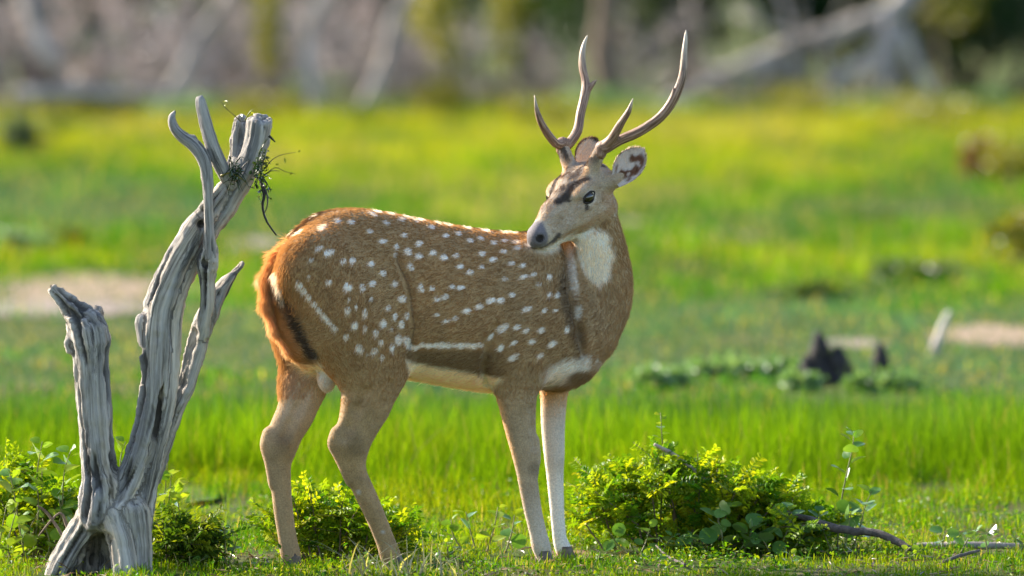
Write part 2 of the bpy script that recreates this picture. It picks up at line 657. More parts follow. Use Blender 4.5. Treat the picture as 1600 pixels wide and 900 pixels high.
# tall grass behind the deer, thickening with distance
p = scatter(115000, 1.6, 8.4)
z = fbm(p * np.array([1.6, 0.7, 0]) + 11, 3)
z3 = fbm(p * np.array([4.0, 2.0, 0]) + 5, 2)
keep = rng.random(len(p)) < sstep(1.4, 4.6, p[:, 1] + 2.6 * (z - 0.5) + 1.2 * (z3 - 0.5)) * (0.45 + 0.9 * z3) * (1 - 0.8 * sstep(5.0, 8.4, p[:, 1] + 2.5 * (z - 0.5)))
keep &= np.hypot((p[:, 0] - G(300, 775)[0]) / 0.28, (p[:, 1] - G(300, 775)[1]) / 0.9) > 1
p, z, z3 = p[keep], z[keep], z3[keep]
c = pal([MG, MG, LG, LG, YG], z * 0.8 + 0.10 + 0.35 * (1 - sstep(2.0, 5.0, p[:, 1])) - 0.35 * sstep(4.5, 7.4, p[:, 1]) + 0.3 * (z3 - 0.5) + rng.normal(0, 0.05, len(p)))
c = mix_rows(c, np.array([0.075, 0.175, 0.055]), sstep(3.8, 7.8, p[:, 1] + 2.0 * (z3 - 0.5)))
dry = rng.random(len(p)) < 0.03
c[dry] = np.array(DRY) * 0.8
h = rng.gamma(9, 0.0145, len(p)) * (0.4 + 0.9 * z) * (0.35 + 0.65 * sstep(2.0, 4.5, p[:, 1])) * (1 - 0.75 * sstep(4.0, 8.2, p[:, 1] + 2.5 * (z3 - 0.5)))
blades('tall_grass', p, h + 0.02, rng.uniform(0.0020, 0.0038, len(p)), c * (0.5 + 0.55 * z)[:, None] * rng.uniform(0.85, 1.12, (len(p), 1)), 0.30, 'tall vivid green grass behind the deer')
# the meadow beyond: short, patchy herbs, shade nearer painted bluish, yellow-green further off
p = clear_of_patches(scatter(190000, 7.0, 47.0, 1.2), 0.96)
st = G(1315, 602)
p = p[np.hypot((p[:, 0] - st[0]) / 0.22, (p[:, 1] - st[1] + 0.9) / 1.2) > 1]
uu, vv = proj(p)
z = fbm(p * np.array([0.8, 0.20, 0]) + 21, 3)
z2 = fbm(p * np.array([2.6, 0.8, 0]) + 77, 3)
keep = rng.random(len(p)) < 0.25 + 1.2 * z2
p, uu, vv, z, z2 = p[keep], uu[keep], vv[keep], z[keep], z2[keep]
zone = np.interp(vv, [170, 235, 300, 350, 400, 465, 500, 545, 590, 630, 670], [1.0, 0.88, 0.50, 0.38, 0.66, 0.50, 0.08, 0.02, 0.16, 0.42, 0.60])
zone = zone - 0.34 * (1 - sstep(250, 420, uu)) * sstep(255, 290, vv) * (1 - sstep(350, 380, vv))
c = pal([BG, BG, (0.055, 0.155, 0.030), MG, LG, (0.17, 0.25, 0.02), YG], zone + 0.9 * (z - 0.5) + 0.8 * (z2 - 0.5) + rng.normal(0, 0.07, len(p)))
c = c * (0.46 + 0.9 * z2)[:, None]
pal_d = rng.random(len(p)) < 0.15 + 0.35 * sstep(0.56, 0.70, z)
c[pal_d] = np.array([0.36, 0.33, 0.17]) * rng.uniform(0.6, 1.1, (pal_d.sum(), 1))
yel = (rng.random(len(p)) < 0.09 * sstep(0.5, 0.7, zone))
c[yel] = np.array([0.50, 0.42, 0.04]) * rng.uniform(0.7, 1.1, (yel.sum(), 1))
ht = rng.gamma(7, 0.0085, len(p)) * (0.3 + 1.2 * z2) * (0.38 + 0.62 * sstep(11, 22, p[:, 1]))
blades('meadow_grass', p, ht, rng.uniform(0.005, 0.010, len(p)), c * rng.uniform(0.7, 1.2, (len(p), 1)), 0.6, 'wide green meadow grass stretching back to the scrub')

# ------------------------------------------------------------------ scrub and dead wood behind the meadow
def rand_dir(d, spread):
    return nrm(d + spread * rng.normal(size=3))


def twig_tree(tb, a, d, L, r, lev, spread=0.55, kids=5, up=0.15, sides=4, tips=None):
    """a crooked branch with side twigs"""
    n = 5
    pts = [np.array(a, float)]
    dd = nrm(np.asarray(d, float))
    for i in range(n - 1):
        dd = nrm(dd + rng.normal(size=3) * 0.22 + np.array([0, 0, up * 0.3]))
        pts.append(pts[-1] + dd * L / (n - 1))
    pts = np.array(pts)
    pts[:, 2] = np.maximum(pts[:, 2], 0.01)
    tb.add(pts, np.linspace(r, r * 0.45, n), sides)
    if tips is not None and lev == 0:
        tips.append((pts[-1], dd))
        tips.append((pts[2], dd))
    if lev > 0:
        for k in range(kids):
            t = rng.uniform(0.25, 1.0) * (n - 1)
            i = min(int(t), n - 2)
            q = pts[i] + (t - i) * (pts[i + 1] - pts[i])
            twig_tree(tb, q, rand_dir(nrm(pts[i + 1] - pts[i]), spread), L * rng.uniform(0.4, 0.65), r * 0.5, lev - 1, spread, kids, up, 3, tips)


def leaf_cloud(pos, nor, dirs, L, W, col):
    """flat folded leaves: 6 corners, 4 triangles each"""
    n = len(pos)
    dirs = nrm(dirs - (dirs * nor).sum(1, keepdims=True) * nor)
    s = np.cross(nor, dirs)
    L, W = L[:, None], W[:, None]
    f = nor * W * 0.22
    v = np.stack([pos, pos + dirs * L * 0.35 + s * W * 0.5 + f, pos + dirs * L * 0.72 + s * W * 0.38 + f, pos + dirs * L - nor * L * 0.08,
                  pos + dirs * L * 0.72 - s * W * 0.38 + f, pos + dirs * L * 0.35 - s * W * 0.5 + f], 1).reshape(-1, 3)
    o = np.arange(n)[:, None] * 6
    q = np.concatenate([o + np.array([0, 1, 2, 3]), o + np.array([0, 3, 4, 5])])
    return v, q, np.repeat(col, 6, 0)


def vary_by_object(m, lo, hi):
    nt = m.node_tree
    b_ = next(n for n in nt.nodes if n.type == 'BSDF_PRINCIPLED')
    src = b_.inputs['Base Color'].links[0].from_socket
    oi = N(nt, 'ShaderNodeObjectInfo')
    mr = N(nt, 'ShaderNodeMapRange', {0: oi.outputs['Random'], 3: lo, 4: hi})
    mm = N(nt, 'ShaderNodeMix', {6: src, 7: mr.outputs[0]}, data_type='RGBA', blend_type='MULTIPLY')
    mm.inputs[0].default_value = 1
    nt.links.new(mm.outputs[2], b_.inputs['Base Color'])
    return m


mdead = rough_mat('dead_twig_bark', stops=[(0.25, (0.17, 0.145, 0.145)), (0.5, (0.36, 0.32, 0.325)), (0.8, (0.62, 0.57, 0.57))], scale=3.0, rough=0.85)
vary_by_object(mdead, 0.25, 0.95)
mbark = rough_mat('shrub_bark', stops=[(0.3, (0.09, 0.065, 0.045)), (0.7, (0.22, 0.17, 0.13))], scale=12, rough=0.9, bump=0.4)
mpale = rough_mat('weathered_dead_wood', stops=[(0.3, (0.10, 0.085, 0.075)), (0.5, (0.36, 0.31, 0.275)), (0.75, (0.62, 0.55, 0.50))], scale=5.0, rough=0.85, bump=0.4)
mleaf = foliage_mat('shrub_leaf', trans=0.4, warm=(1.3, 1.15, 0.4), gloss=0.015, rough=0.5)
mlitter = foliage_mat('dead_leaf', trans=0.3, warm=(1.1, 1.0, 0.85), gloss=0.02)


def copy_thing(src, loc, rz, sc):
    o = src.copy()
    COL.objects.link(o)
    o.location, o.rotation_euler, o.scale = loc, (0, 0, rz), sc
    for ch in src.children:
        c = ch.copy()
        COL.objects.link(c)
        c.parent = o
    return o


def make_dead_bush(seed):
    t = empty('dead_bush')
    tb = Tubes()
    tips = []
    for k in range(10):
        a = np.array([rng.normal(0, 0.16), rng.normal(0, 0.16), 0.0])
        twig_tree(tb, a, np.array([rng.normal(0, 0.9), rng.normal(0, 0.7), 1.0]), rng.uniform(0.6, 1.15), rng.choice([0.012, 0.02, 0.034]), 2, 0.75, 4, 0.1, 5, tips)
    tb.build('stems', mdead, t)
    m = len(tips)
    hub = rng.choice(m, 26)
    ii = rng.choice(hub, 700)
    pos = np.array([tips[i][0] for i in ii]) + rng.normal(0, 0.045, (700, 3))
    col = pal([(0.06, 0.045, 0.042), (0.16, 0.125, 0.12), (0.55, 0.46, 0.44)], np.where(rng.random(26)[np.searchsorted(np.sort(hub), ii) % 26] > 0.6, 0.9, 0.25) + rng.normal(0, 0.12, 700))
    v, q, c = leaf_cloud(pos, nrm(rng.normal(size=(700, 3))), rng.normal(size=(700, 3)), rng.uniform(0.03, 0.07, 700), rng.uniform(0.02, 0.045, 700), col)
    lf = mesh_obj('dry_leaves', v, q, mlitter, t, smooth=False, attrs={'tone': c})
    lf['kind'] = 'stuff'
    return t


DB = [make_dead_bush(i) for i in range(3)]
spots = [(-40, 45.5), (55, 43.8), (175, 44.6), (250, 46.8), (300, 44.4), (395, 44.9), (480, 46.4), (530, 45.0), (610, 45.8), (715, 46.2),
         (110, 48.3), (350, 48.2), (450, 48.7), (570, 48.4), (850, 48.0), (1010, 47.4)]
for k, (u, y) in enumerate(spots):
    loc = P(u, 150, y)
    loc[2] = 0
    sc = random.uniform(0.55, 1.0) * (1.0 if u < 620 else 0.62)
    if k < 3:
        o = DB[k]
        o.location, o.rotation_euler, o.scale = loc, (0, 0, random.uniform(0, 6)), (sc * 1.1, sc, sc)
    else:
        o = copy_thing(DB[k % 3], loc, random.uniform(0, 6.28), (sc * 1.1, sc, sc))
    tag(o, 'grey leafless dead bush in the tangled row at the far edge of the meadow', 'bush', 'dead bushes at the meadow edge')


def green_bush(loc, rx, ry, h, n, cols, leaf, name='green_bush', stems=7, label='', group=None, low=0.05):
    t = empty(name, loc)
    loc = np.asarray(loc, float)
    tb = Tubes()
    for k in range(stems):
        a = loc + np.array([rng.normal(0, rx * 0.15), rng.normal(0, ry * 0.15), 0])
        b = loc + np.array([rng.normal(0, rx * 0.5), rng.normal(0, ry * 0.5), h * rng.uniform(0.6, 0.95)])
        m1 = (a + b) / 2 + rng.normal(0, 0.08 * h, 3)
        tb.add(spline([a, m1, b], 7), np.linspace(0.012 * h + 0.004, 0.004, 7), 5)
    st_ = tb.build('stems', mbark, t)
    st_['kind'] = 'stuff'
    # leaves gather in clumps with gaps between
    nc = 26
    cc = rng.normal(size=(nc, 3))
    cc = nrm(cc) * (rng.random((nc, 1)) ** 0.5)
    cc = loc + np.array([0, 0, h * (0.5 + low)]) + cc * np.array([rx, ry, h * 0.5]) * 0.85
    cr = rng.uniform(0.16, 0.34, nc)
    k = rng.integers(0, nc, n)
    pos = cc[k] + nrm(rng.normal(size=(n, 3))) * (rng.random((n, 1)) ** 0.4) * (cr[k][:, None] * np.array([rx, ry, h * 0.6]))
    pos[:, 2] = np.maximum(pos[:, 2], 0.02)
    nor = nrm(rng.normal(size=(n, 3)) + np.array([0, 0, 0.7]))
    col = pal(cols, np.clip(rng.normal(0.5, 0.25, n) + 0.3 * (rng.random(nc)[k] - 0.5), 0, 1))
    v, q, c = leaf_cloud(pos, nor, rng.normal(size=(n, 3)) + np.array([0, 0, -0.3]), rng.uniform(0.7, 1.3, n) * leaf, rng.uniform(0.35, 0.6, n) * leaf, col)
    cr_ = mesh_obj('crown', v, q, mleaf, t, smooth=False, attrs={'tone': c})
    return tag(t, label, 'bush', group)


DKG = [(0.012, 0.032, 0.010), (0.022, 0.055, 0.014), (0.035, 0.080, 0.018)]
MDG = [(0.04, 0.09, 0.014), (0.08, 0.15, 0.018), (0.13, 0.20, 0.02)]
YLG = [(0.12, 0.15, 0.012), (0.22, 0.23, 0.018), (0.32, 0.29, 0.03)]
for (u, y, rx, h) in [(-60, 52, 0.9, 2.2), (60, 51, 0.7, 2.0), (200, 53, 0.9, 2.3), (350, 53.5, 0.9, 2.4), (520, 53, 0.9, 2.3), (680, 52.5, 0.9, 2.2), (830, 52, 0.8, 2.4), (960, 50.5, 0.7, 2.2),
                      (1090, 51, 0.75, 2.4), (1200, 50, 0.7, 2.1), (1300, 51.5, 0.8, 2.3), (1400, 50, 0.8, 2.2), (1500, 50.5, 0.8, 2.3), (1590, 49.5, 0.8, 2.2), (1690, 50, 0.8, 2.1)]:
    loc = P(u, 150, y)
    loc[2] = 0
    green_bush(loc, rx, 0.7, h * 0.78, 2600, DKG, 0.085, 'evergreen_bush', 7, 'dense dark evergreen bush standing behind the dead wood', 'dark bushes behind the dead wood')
for (u, y, rx, h, v0, lb) in [(420, 43.6, 0.13, 0.86, 0, 'small yellow-green sapling growing up among the grey dead bushes'), (685, 44.6, 0.22, 0.80, 0, 'wider yellow-green leafy shrub near the end of the dead bush row'),
                              (795, 45.2, 0.17, 0.86, 0, 'narrow yellow-green leafy shrub between the dead bushes and the upright trunk')]:
    loc = P(u, 150, y)
    loc[2] = 0
    green_bush(loc, rx, 0.2, h, 520, YLG, 0.06, 'leafy_shrub', 4, lb, 'yellow-green shrubs among the dead bushes', low=0.28)

# low leafy weeds along the edge of the meadow and dotted over it
WEED = [(60, 215, 0.35, 0.14, MDG, 'dark green low weed clump at the foot of the grey dead bushes'), (30, 245, 0.16, 0.22, DKG, 'dark leafy weed standing alone in the bright meadow'),
        (560, 165, 0.9, 0.12, YLG, 'yellow-green weeds fringing the meadow below the grey dead bushes'), (1240, 182, 0.5, 0.16, YLG, 'bright yellow-green weeds below the thin end of the fallen dead tree'),
        (1480, 200, 0.6, 0.22, YLG, 'bright yellow-green weeds spreading under the dark evergreen bushes'), (1400, 190, 0.4, 0.2, YLG, 'bright yellow-green weeds under the propped limbs of the fallen dead tree'),
        (1585, 300, 0.2, 0.3, YLG, 'yellow-green weed clump beside the rusty brown bush'), (1590, 420, 0.16, 0.28, YLG, 'tall yellowish weed above the tan sand patch'),
        (100, 395, 0.10, 0.10, [(0.06, 0.04, 0.025), (0.11, 0.07, 0.04)], 'small brown withered clump near the pale sand patch'),
        (40, 400, 0.16, 0.12, BGC := [(0.09, 0.20, 0.07), (0.16, 0.30, 0.12), (0.26, 0.40, 0.20)], 'grey-green weed clump near the pale sand patch'),
        (1030, 610, 0.10, 0.08, BGC, 'small grey-green weed in the shaded meadow beyond the big bush'), (1345, 615, 0.05, 0.05, BGC, 'green weed in the gap between the charred stumps'),
        (1250, 612, 0.07, 0.06, BGC, 'green weed beside the charred stump with the leaning prong'), (1405, 612, 0.09, 0.06, BGC, 'green weed beside the thin charred stump'),
        (1130, 590, 0.2, 0.05, BGC, 'low grey-green creeping weed patch beyond the big bush'), (1220, 590, 0.2, 0.05, BGC, 'low green creeping weed patch beyond the charred stumps'),
        (1270, 470, 0.22, 0.07, MDG, 'dark green weed clump beyond the charred stumps'), (1420, 440, 0.25, 0.10, MDG, 'dark green weed clump above the tan sand patch'),
        (1340, 350, 0.25, 0.06, MDG, 'dark low weed patch in the yellow-green meadow')]
for k in range(14):
    WEED.append((40 + k * 112 + random.uniform(-40, 40), random.uniform(165, 205), random.uniform(0.2, 0.5), random.uniform(0.10, 0.24), random.choice([YLG, YLG, MDG, BGC]), 'ragged leafy weed at the foot of the far scrub'))
for u, v, rx, h, cols, lb in WEED:
    green_bush(G(u, v), rx, rx * 0.8, h, 340, cols, 0.045, 'weed_clump', 4, lb, 'weeds dotted over the meadow')
green_bush(G(1545, 292), 0.17, 0.14, 0.26, 500, [(0.03, 0.02, 0.012), (0.12, 0.05, 0.02), (0.30, 0.10, 0.03)], 0.05, 'rusty_bush', 5, 'small rusty brown bush standing alone in the bright meadow')

# standing trunk and the fallen dead tree
def wood_part(name, pts, rad, mat, parent, sides=10, bump=0.16, n=16):
    tb = Tubes()
    q = spline(np.concatenate([np.asarray(pts, float), np.asarray(rad, float)[:, None]], 1), n)
    q[1:-1, :3] += rng.normal(0, 0.12, (n - 2, 3)) * q[1:-1, 3:4]
    tb.add(q[:, :3], q[:, 3], sides, bump=bump)
    return tb.build(name, mat, parent)


y = 46.2
base = P(952, 190, y)
base[2] = 0
t = tag(empty('bare_tree_trunk', base), 'brown upright tree trunk standing between the dead bushes and the fallen tree', 'tree')
_b = base.copy()
wood_part('trunk', [_b, _b + np.array([-0.02, 0, 0.6]), _b + np.array([0.04, 0, 1.4]), _b + np.array([0.0, 0, 2.3])], [0.11, 0.085, 0.075, 0.05], mbark, t)
wood_part('branch', [_b + np.array([0.03, 0, 1.2]), _b + np.array([0.3, 0.1, 1.7]), _b + np.array([0.45, 0.1, 2.2])], [0.04, 0.03, 0.015], mpale, t, 7)
_cl = [(_b[0] + 0.15, _b[1], 2.2)]
n = 900
pos = np.array(_cl[0]) + rng.normal(0, 1, (n, 3)) * np.array([0.5, 0.4, 0.25])
v, q, c = leaf_cloud(pos, nrm(rng.normal(size=(n, 3))), rng.normal(size=(n, 3)), np.full(n, 0.07), np.full(n, 0.035), pal(MDG, rng.random(n)))
mesh_obj('crown', v, q, mleaf, t, smooth=False, attrs={'tone': c})

y = 45.6
FT = lambda u, v, dy=0.0: P(u, v, y + dy)
root = FT(1405, 30)
base = root.copy()
base[2] = 0
t = tag(empty('fallen_dead_tree', base), 'fallen grey dead tree with bare limbs propped on the ground under dark bushes', 'tree')
wood_part('trunk', [FT(1440, -60, .3), FT(1400, 15), FT(1340, 42), FT(1270, 62), FT(1190, 92, -.1), FT(1100, 135, -.2), FT(1000, 178, -.3)], [0.11, 0.085, 0.075, 0.065, 0.055, 0.045, 0.03], mpale, t)
for pts, r in (
        ([FT(1385, 25), FT(1398, 80, -.1), FT(1385, 150, -.2), FT(1375, 200, -.3)], [0.08, 0.07, 0.05, 0.03]),
        ([FT(1390, 75, -.1), FT(1320, 115, -.2), FT(1265, 165, -.3), FT(1250, 225, -.4)], [0.06, 0.055, 0.045, 0.03]),
        ([FT(1405, 35), FT(1430, 95, -.2), FT(1450, 140, -.3), FT(1470, 185, -.4)], [0.06, 0.05, 0.04, 0.025]),
        ([FT(1220, 80), FT(1245, 110, -.1), FT(1215, 160, -.2), FT(1180, 195, -.3)], [0.045, 0.04, 0.035, 0.02]),
        ([FT(1160, 105, -.1), FT(1120, 110), FT(1075, 95, .1), FT(1020, 115, .1)], [0.05, 0.04, 0.04, 0.02]),
        ([FT(1130, 120, -.1), FT(1150, 150, -.2), FT(1135, 190, -.3)], [0.04, 0.03, 0.02]),
        ([FT(1380, 100, .1), FT(1300, 130, .2), FT(1210, 185, .3)], [0.05, 0.045, 0.03])):
    wood_part('branch', pts, np.array(r) * 0.75, mpale, t, 8)
for k in range(18):
    u0 = random.uniform(1040, 1400)
    a_ = FT(u0, np.interp(u0, [1000, 1100, 1190, 1270, 1340, 1400], [178, 135, 92, 62, 42, 15]), -0.05)
    tb = Tubes()
    twig_tree(tb, a_, np.array([rng.normal(0, 0.7), -0.3, rng.normal(-0.2, 0.9)]), rng.uniform(0.4, 0.8), 0.024, 1, 0.6, 5, 0.0, 5)
    tb.build('twig', mdead if k % 2 else mpale, t)['kind'] = 'stuff'
for k, (u, v, rx, h) in enumerate([(1460, 190, 0.4, 1.0)]):
    loc = P(u, v, 46.0)
    loc[2] = 0
    green_bush(loc + np.array([0, 0, 0]), rx, 0.3, h, 700, YLG, 0.06, 'leafy_shrub', 4, 'yellow-green leafy shrub hanging over the fallen dead tree', low=0.45)

# logs and leaning dead limbs among the bushes
for pts, r, lb in (([(20, 150), (110, 146), (230, 150), (330, 140)], 0.055, 'pale fallen log lying at the foot of the dead bushes'),
                   ([(90, 110), (60, 60), (40, 10), (20, -50)], 0.05, 'grey leaning dead limb above the pale fallen log'),
                   ([(500, 150), (480, 90), (490, 30), (520, -40)], 0.05, 'pale leaning dead limb standing in the dead bushes'),
                   ([(250, 130), (300, 80), (330, 30), (370, -30)], 0.04, 'thin slanting dead limb in the thick of the dead bushes'),
                   ([(560, 160), (600, 100), (610, 40), (640, -20)], 0.04, 'slanting dead limb where the dead bush row thins out')):
    q_ = [P(u, v, 43.4 + 0.1 * i) for i, (u, v) in enumerate(pts)]
    q_[0][2] = max(q_[0][2], 0.03) if 'log' in lb else 0.0
    tag(wood_part('dead_limb', q_, [r, r * 0.95, r * 0.8, r * 0.6], mpale, None, 9, 0.3, 14), lb, 'dead limb')
# charred stumps and a pale stick in the middle distance
mchar = rough_mat('charred_wood', stops=[(0.3, (0.010, 0.009, 0.010)), (0.7, (0.045, 0.040, 0.042))], scale=25, rough=0.8, bump=0.6)
for prongs, lb in (([(1282, 600, 1278, 522, 16), (1268, 600, 1258, 560, 14)], 'charred black stump with a leaning side prong in the meadow'),
                   ([(1312, 600, 1310, 545, 15), (1322, 600, 1326, 570, 9)], 'charred black stump next to the one with a leaning prong'),
                   ([(1375, 595, 1374, 540, 12), (1383, 596, 1386, 566, 8)], 'thin charred black stump standing apart from the other two')):
    yb = G(prongs[0][0], 602)[1]
    b0 = P(prongs[0][0], prongs[0][1], yb)
    b0[2] = 0
    t = tag(empty('charred_stump', b0), lb, 'stump', 'charred stumps in the meadow')
    for u0, v0, u1, v1, r in prongs:
        a, b = P(u0, v0, yb), P(u1, v1 - 4, yb)
        a[2] = -0.01
        R_ = r * PX * 1.5
        wood_part('prong', [a, a * 0.6 + b * 0.4 + np.array([0.006, 0, 0]), a * 0.25 + b * 0.75, b], [R_ * 1.15, R_, R_ * 0.8, R_ * 0.3], mchar, t, 9, 0.35, 9)
yb = G(1465, 556)[1]
tag(wood_part('pale_stick', [P(1458, 556, yb), P(1466, 530, yb), P(1474, 505, yb), P(1484, 486, yb)], [0.020, 0.017, 0.014, 0.007], mpale, None, 7, 0.3, 8), 'pale bare stick leaning out of the grass by the tan sand patch', 'stick')

# ------------------------------------------------------------------ weathered dead stump at the left
SY = -0.28
mwood, nt, out = new_mat('silver_grey_wood')
_g = N(nt, 'ShaderNodeAttribute', attribute_name='vecgrain')
_d = N(nt, 'ShaderNodeAttribute', attribute_name='groove')
_z = N(nt, 'ShaderNodeTexNoise', {'Vector': _g.outputs['Vector'], 'Scale': 75.0, 'Detail': 8.0, 'Roughness': 0.7, 'Distortion': 0.4})
_z2 = N(nt, 'ShaderNodeTexNoise', {'Vector': _g.outputs['Vector'], 'Scale': 14.0, 'Detail': 5.0, 'Roughness': 0.6, 'Distortion': 0.8})
_z3 = N(nt, 'ShaderNodeTexNoise', {'Vector': _g.outputs['Vector'], 'Scale': 34.0, 'Detail': 7.0, 'Roughness': 0.75, 'Distortion': 1.2})
_c = ramp(nt, _z.outputs[0], [(0.30, (0.09, 0.085, 0.08)), (0.42, (0.30, 0.285, 0.27)), (0.58, (0.52, 0.495, 0.47)), (0.8, (0.70, 0.67, 0.63))])
_w = ramp(nt, _z2.outputs[0], [(0.36, (0.62, 0.62, 0.65)), (0.5, (1.02, 0.98, 0.94)), (0.66, (1.28, 1.12, 0.94))])
_m = N(nt, 'ShaderNodeMix', {6: _c, 7: _w}, data_type='RGBA', blend_type='MULTIPLY')
_m.inputs[0].default_value = 1
_k = ramp(nt, _z3.outputs[0], [(0.38, (0.10, 0.095, 0.10)), (0.46, (1, 1, 1))])
_m2 = N(nt, 'ShaderNodeMix', {6: _m.outputs[2], 7: _k}, data_type='RGBA', blend_type='MULTIPLY')
_m2.inputs[0].default_value = 0.8
_hs = N(nt, 'ShaderNodeMath', {0: _z.outputs[0], 1: _z3.outputs[0]}, operation='ADD')
_b = N(nt, 'ShaderNodeBump', {'Height': _hs.outputs[0], 'Strength': 0.9, 'Distance': 0.012})
_dk = N(nt, 'ShaderNodeMix', {0: _d.outputs['Fac'], 6: _m2.outputs[2], 7: (0.055, 0.048, 0.045, 1)}, data_type='RGBA')
_p = N(nt, 'ShaderNodeBsdfPrincipled', {'Base Color': _dk.outputs[2], 'Roughness': 0.8, 'Specular IOR Level': 0.25, 'Normal': _b.outputs[0]})
nt.links.new(_p.outputs[0], out.inputs[0])


def wood_sdf(name, limbs, cuts, parent, h=0.0048, k=0.012, amp=0.0125, label=None, flat=None):
    rows = []
    for L in limbs:
        q = np.array([[*P(u, v, SY + dy), r * PX * 30.0 / 30.0] for u, v, dy, r in L])
        rows.append(spline(q, (len(q) - 1) * 3 + 1))
    al = np.concatenate(rows)
    R_ = al[:, 3].max()
    ff = Field(al[:, :3].min(0) - R_ - 0.02, al[:, :3].max(0) + R_ + 0.02, h)
    frames, offs, lid = [], [], []
    for q in rows:
        q[:, 3] = np.maximum(q[:, 3], 0.002)
        ff.limb(q, k, [None] * (len(q) - 1))
        frames += grain_frames(q)
        offs += [rng.normal(size=3) * 0.4] * (len(q) - 1)
        lid += [len(lid)] * (len(q) - 1)
    for c in cuts:
        q = np.array([[*P(u, v, SY + dy), r * PX] for u, v, dy, r in c])
        for i in range(len(q) - 1):
            ff.cone(q[i, :3], q[i + 1, :3], q[i, 3], q[i + 1, 3], 0.010, None, None, sub=True)
    if flat is not None:
        pt, nn = flat
        g = [ff.lo[i] + ff.h * np.arange(ff.n[i]) for i in range(3)]
        X = np.stack(np.meshgrid(*g, indexing='ij'), -1)
        dist = (X - pt) @ nn + 0.022 * (fbm(X.reshape(-1, 3) * 70, 2).reshape(X.shape[:3]) - 0.5)
        near = (np.abs(X - pt).max(-1) < 0.16)
        ff.F = np.where(near, np.maximum(ff.F, dist), ff.F).astype(np.float32)
    SV, SQ, SI = ff.mesh()
    SN = vnormals(SV, SQ)
    if (SN * (SV - SV.mean(0))).sum() < 0:
        SQ, SN = SQ[:, ::-1], -SN
    SI = np.clip(SI, 0, None)
    off = np.array(offs)[SI]
    grain = grain_coords(SV, frames, SI, 0.045) + off
    # weathered ridges and splits along the grain
    g1 = fbm(grain * 30, 3)
    ridge = 1 - np.abs(2 * fbm(grain * 75 + 9, 2) - 1) * 2.2
    crack = sstep(0.56, 0.62, 0.65 * fbm(grain * np.array([50, 50, 130]) + 51, 2) + 0.35 * fbm(grain * 110 + 5, 2))
    disp = relax(SV, SQ, (amp * (g1 - 0.5) * 1.3 + amp * 0.38 * np.clip(ridge, -1, 1) + amp * 0.7 * (fbm(SV * 55, 3) - 0.5) - amp * 1.35 * crack)[:, None], 1)
    li = np.array(lid, float)[SI][:, None]
    seam = sstep(0.0, 0.02, np.abs(relax(SV, SQ, li, 5) - li))
    disp = disp * (1 - seam) + relax(SV, SQ, disp, 10) * seam
    crack = crack * (1 - 0.8 * seam[:, 0])
    SV = relax(SV, SQ, SV, 4) * seam + SV * (1 - seam) + SN * disp
    o = mesh_obj(name, SV, SQ, mwood, parent, attrs={'vecgrain': grain, 'groove': crack * 0.85})
    if label:
        tag(o, label=label)
    return o


sb = P(180, 890, SY)
sb[2] = 0
stump = tag(empty('dead_tree_stump', sb), 'silver-grey weathered dead tree stump with two stems and broken branches beside the deer', 'tree stump')
trunk_limbs = [
    [(78, 447, 0, 4), (86, 454, 0, 8), (100, 468, 0, 11), (122, 492, 0, 22), (138, 520, 0, 32), (142, 560, 0, 28), (145, 610, 0, 27), (149, 660, 0, 27), (154, 720, 0, 27), (160, 765, 0, 33), (158, 800, 0, 34)],
    [(150, 505, 0.02, 14), (152, 488, 0.02, 8), (149, 480, 0.02, 3)],
    [(118, 525, -0.01, 10), (108, 535, -0.01, 7), (109, 550, -0.01, 5)],
    [(158, 790, 0, 30), (135, 820, 0.02, 24), (112, 855, 0.03, 22), (95, 885, 0.03, 20), (84, 915, 0.03, 18)],
    [(165, 790, 0, 30), (180, 825, -0.03, 22), (190, 865, -0.04, 20), (194, 915, -0.05, 22)],
    [(203, 800, 0, 30), (208, 850, 0.02, 28), (212, 915, 0.03, 26)],
    [(130, 830, 0.10, 20), (170, 820, 0.11, 30), (200, 850, 0.10, 28), (205, 915, 0.10, 26)],
    [(158, 812, 0.10, 26), (150, 860, 0.15, 34), (146, 925, 0.16, 38)],
    [(120, 850, 0.08, 18), (108, 885, 0.10, 20), (103, 925, 0.11, 24)], [(180, 840, 0.09, 22), (180, 925, 0.12, 28)],
    [(176, 800, 0, 32), (198, 765, 0, 24), (222, 705, 0, 21), (238, 640, 0, 21), (243, 580, 0, 23), (245, 535, 0, 24), (249, 480, 0, 23), (271, 420, 0, 20), (302, 362, 0, 17), (325, 333, 0, 15)],
    [(226, 500, 0.0, 12), (224, 510, 0, 10), (226, 535, 0, 10)],
    [(212, 830, 0.02, 22), (226, 765, 0.02, 18), (243, 700, 0.01, 15), (258, 640, 0.01, 14), (265, 580, 0.01, 13), (269, 530, 0.01, 12), (275, 480, 0.01, 11), (294, 425, 0.015, 10.5), (324, 368, 0.02, 11), (345, 335, 0.02, 13), (366, 298, 0.02, 15), (386, 260, 0.02, 17.5), (400, 222, 0.02, 19.5), (406, 180, 0.02, 20)],
    [(300, 372, 0.0, 15), (322, 335, 0.0, 16), (343, 307, 0.0, 15), (360, 287, 0.01, 14)],
    [(234, 745, 0.05, 18), (262, 665, 0.05, 15), (288, 605, 0.05, 15), (303, 555, 0.05, 17), (314, 515, 0.04, 17), (333, 472, 0.04, 14), (354, 440, 0.04, 9), (378, 412, 0.04, 4)],
    [(318, 520, 0.03, 15), (324, 480, 0.0, 12), (324, 440, -0.01, 12), (326, 408, -0.02, 16), (329, 380, -0.02, 10)],
    [(362, 280, 0.03, 15), (371, 245, 0.04, 15), (374, 212, 0.05, 16), (377, 192, 0.05, 13)]]
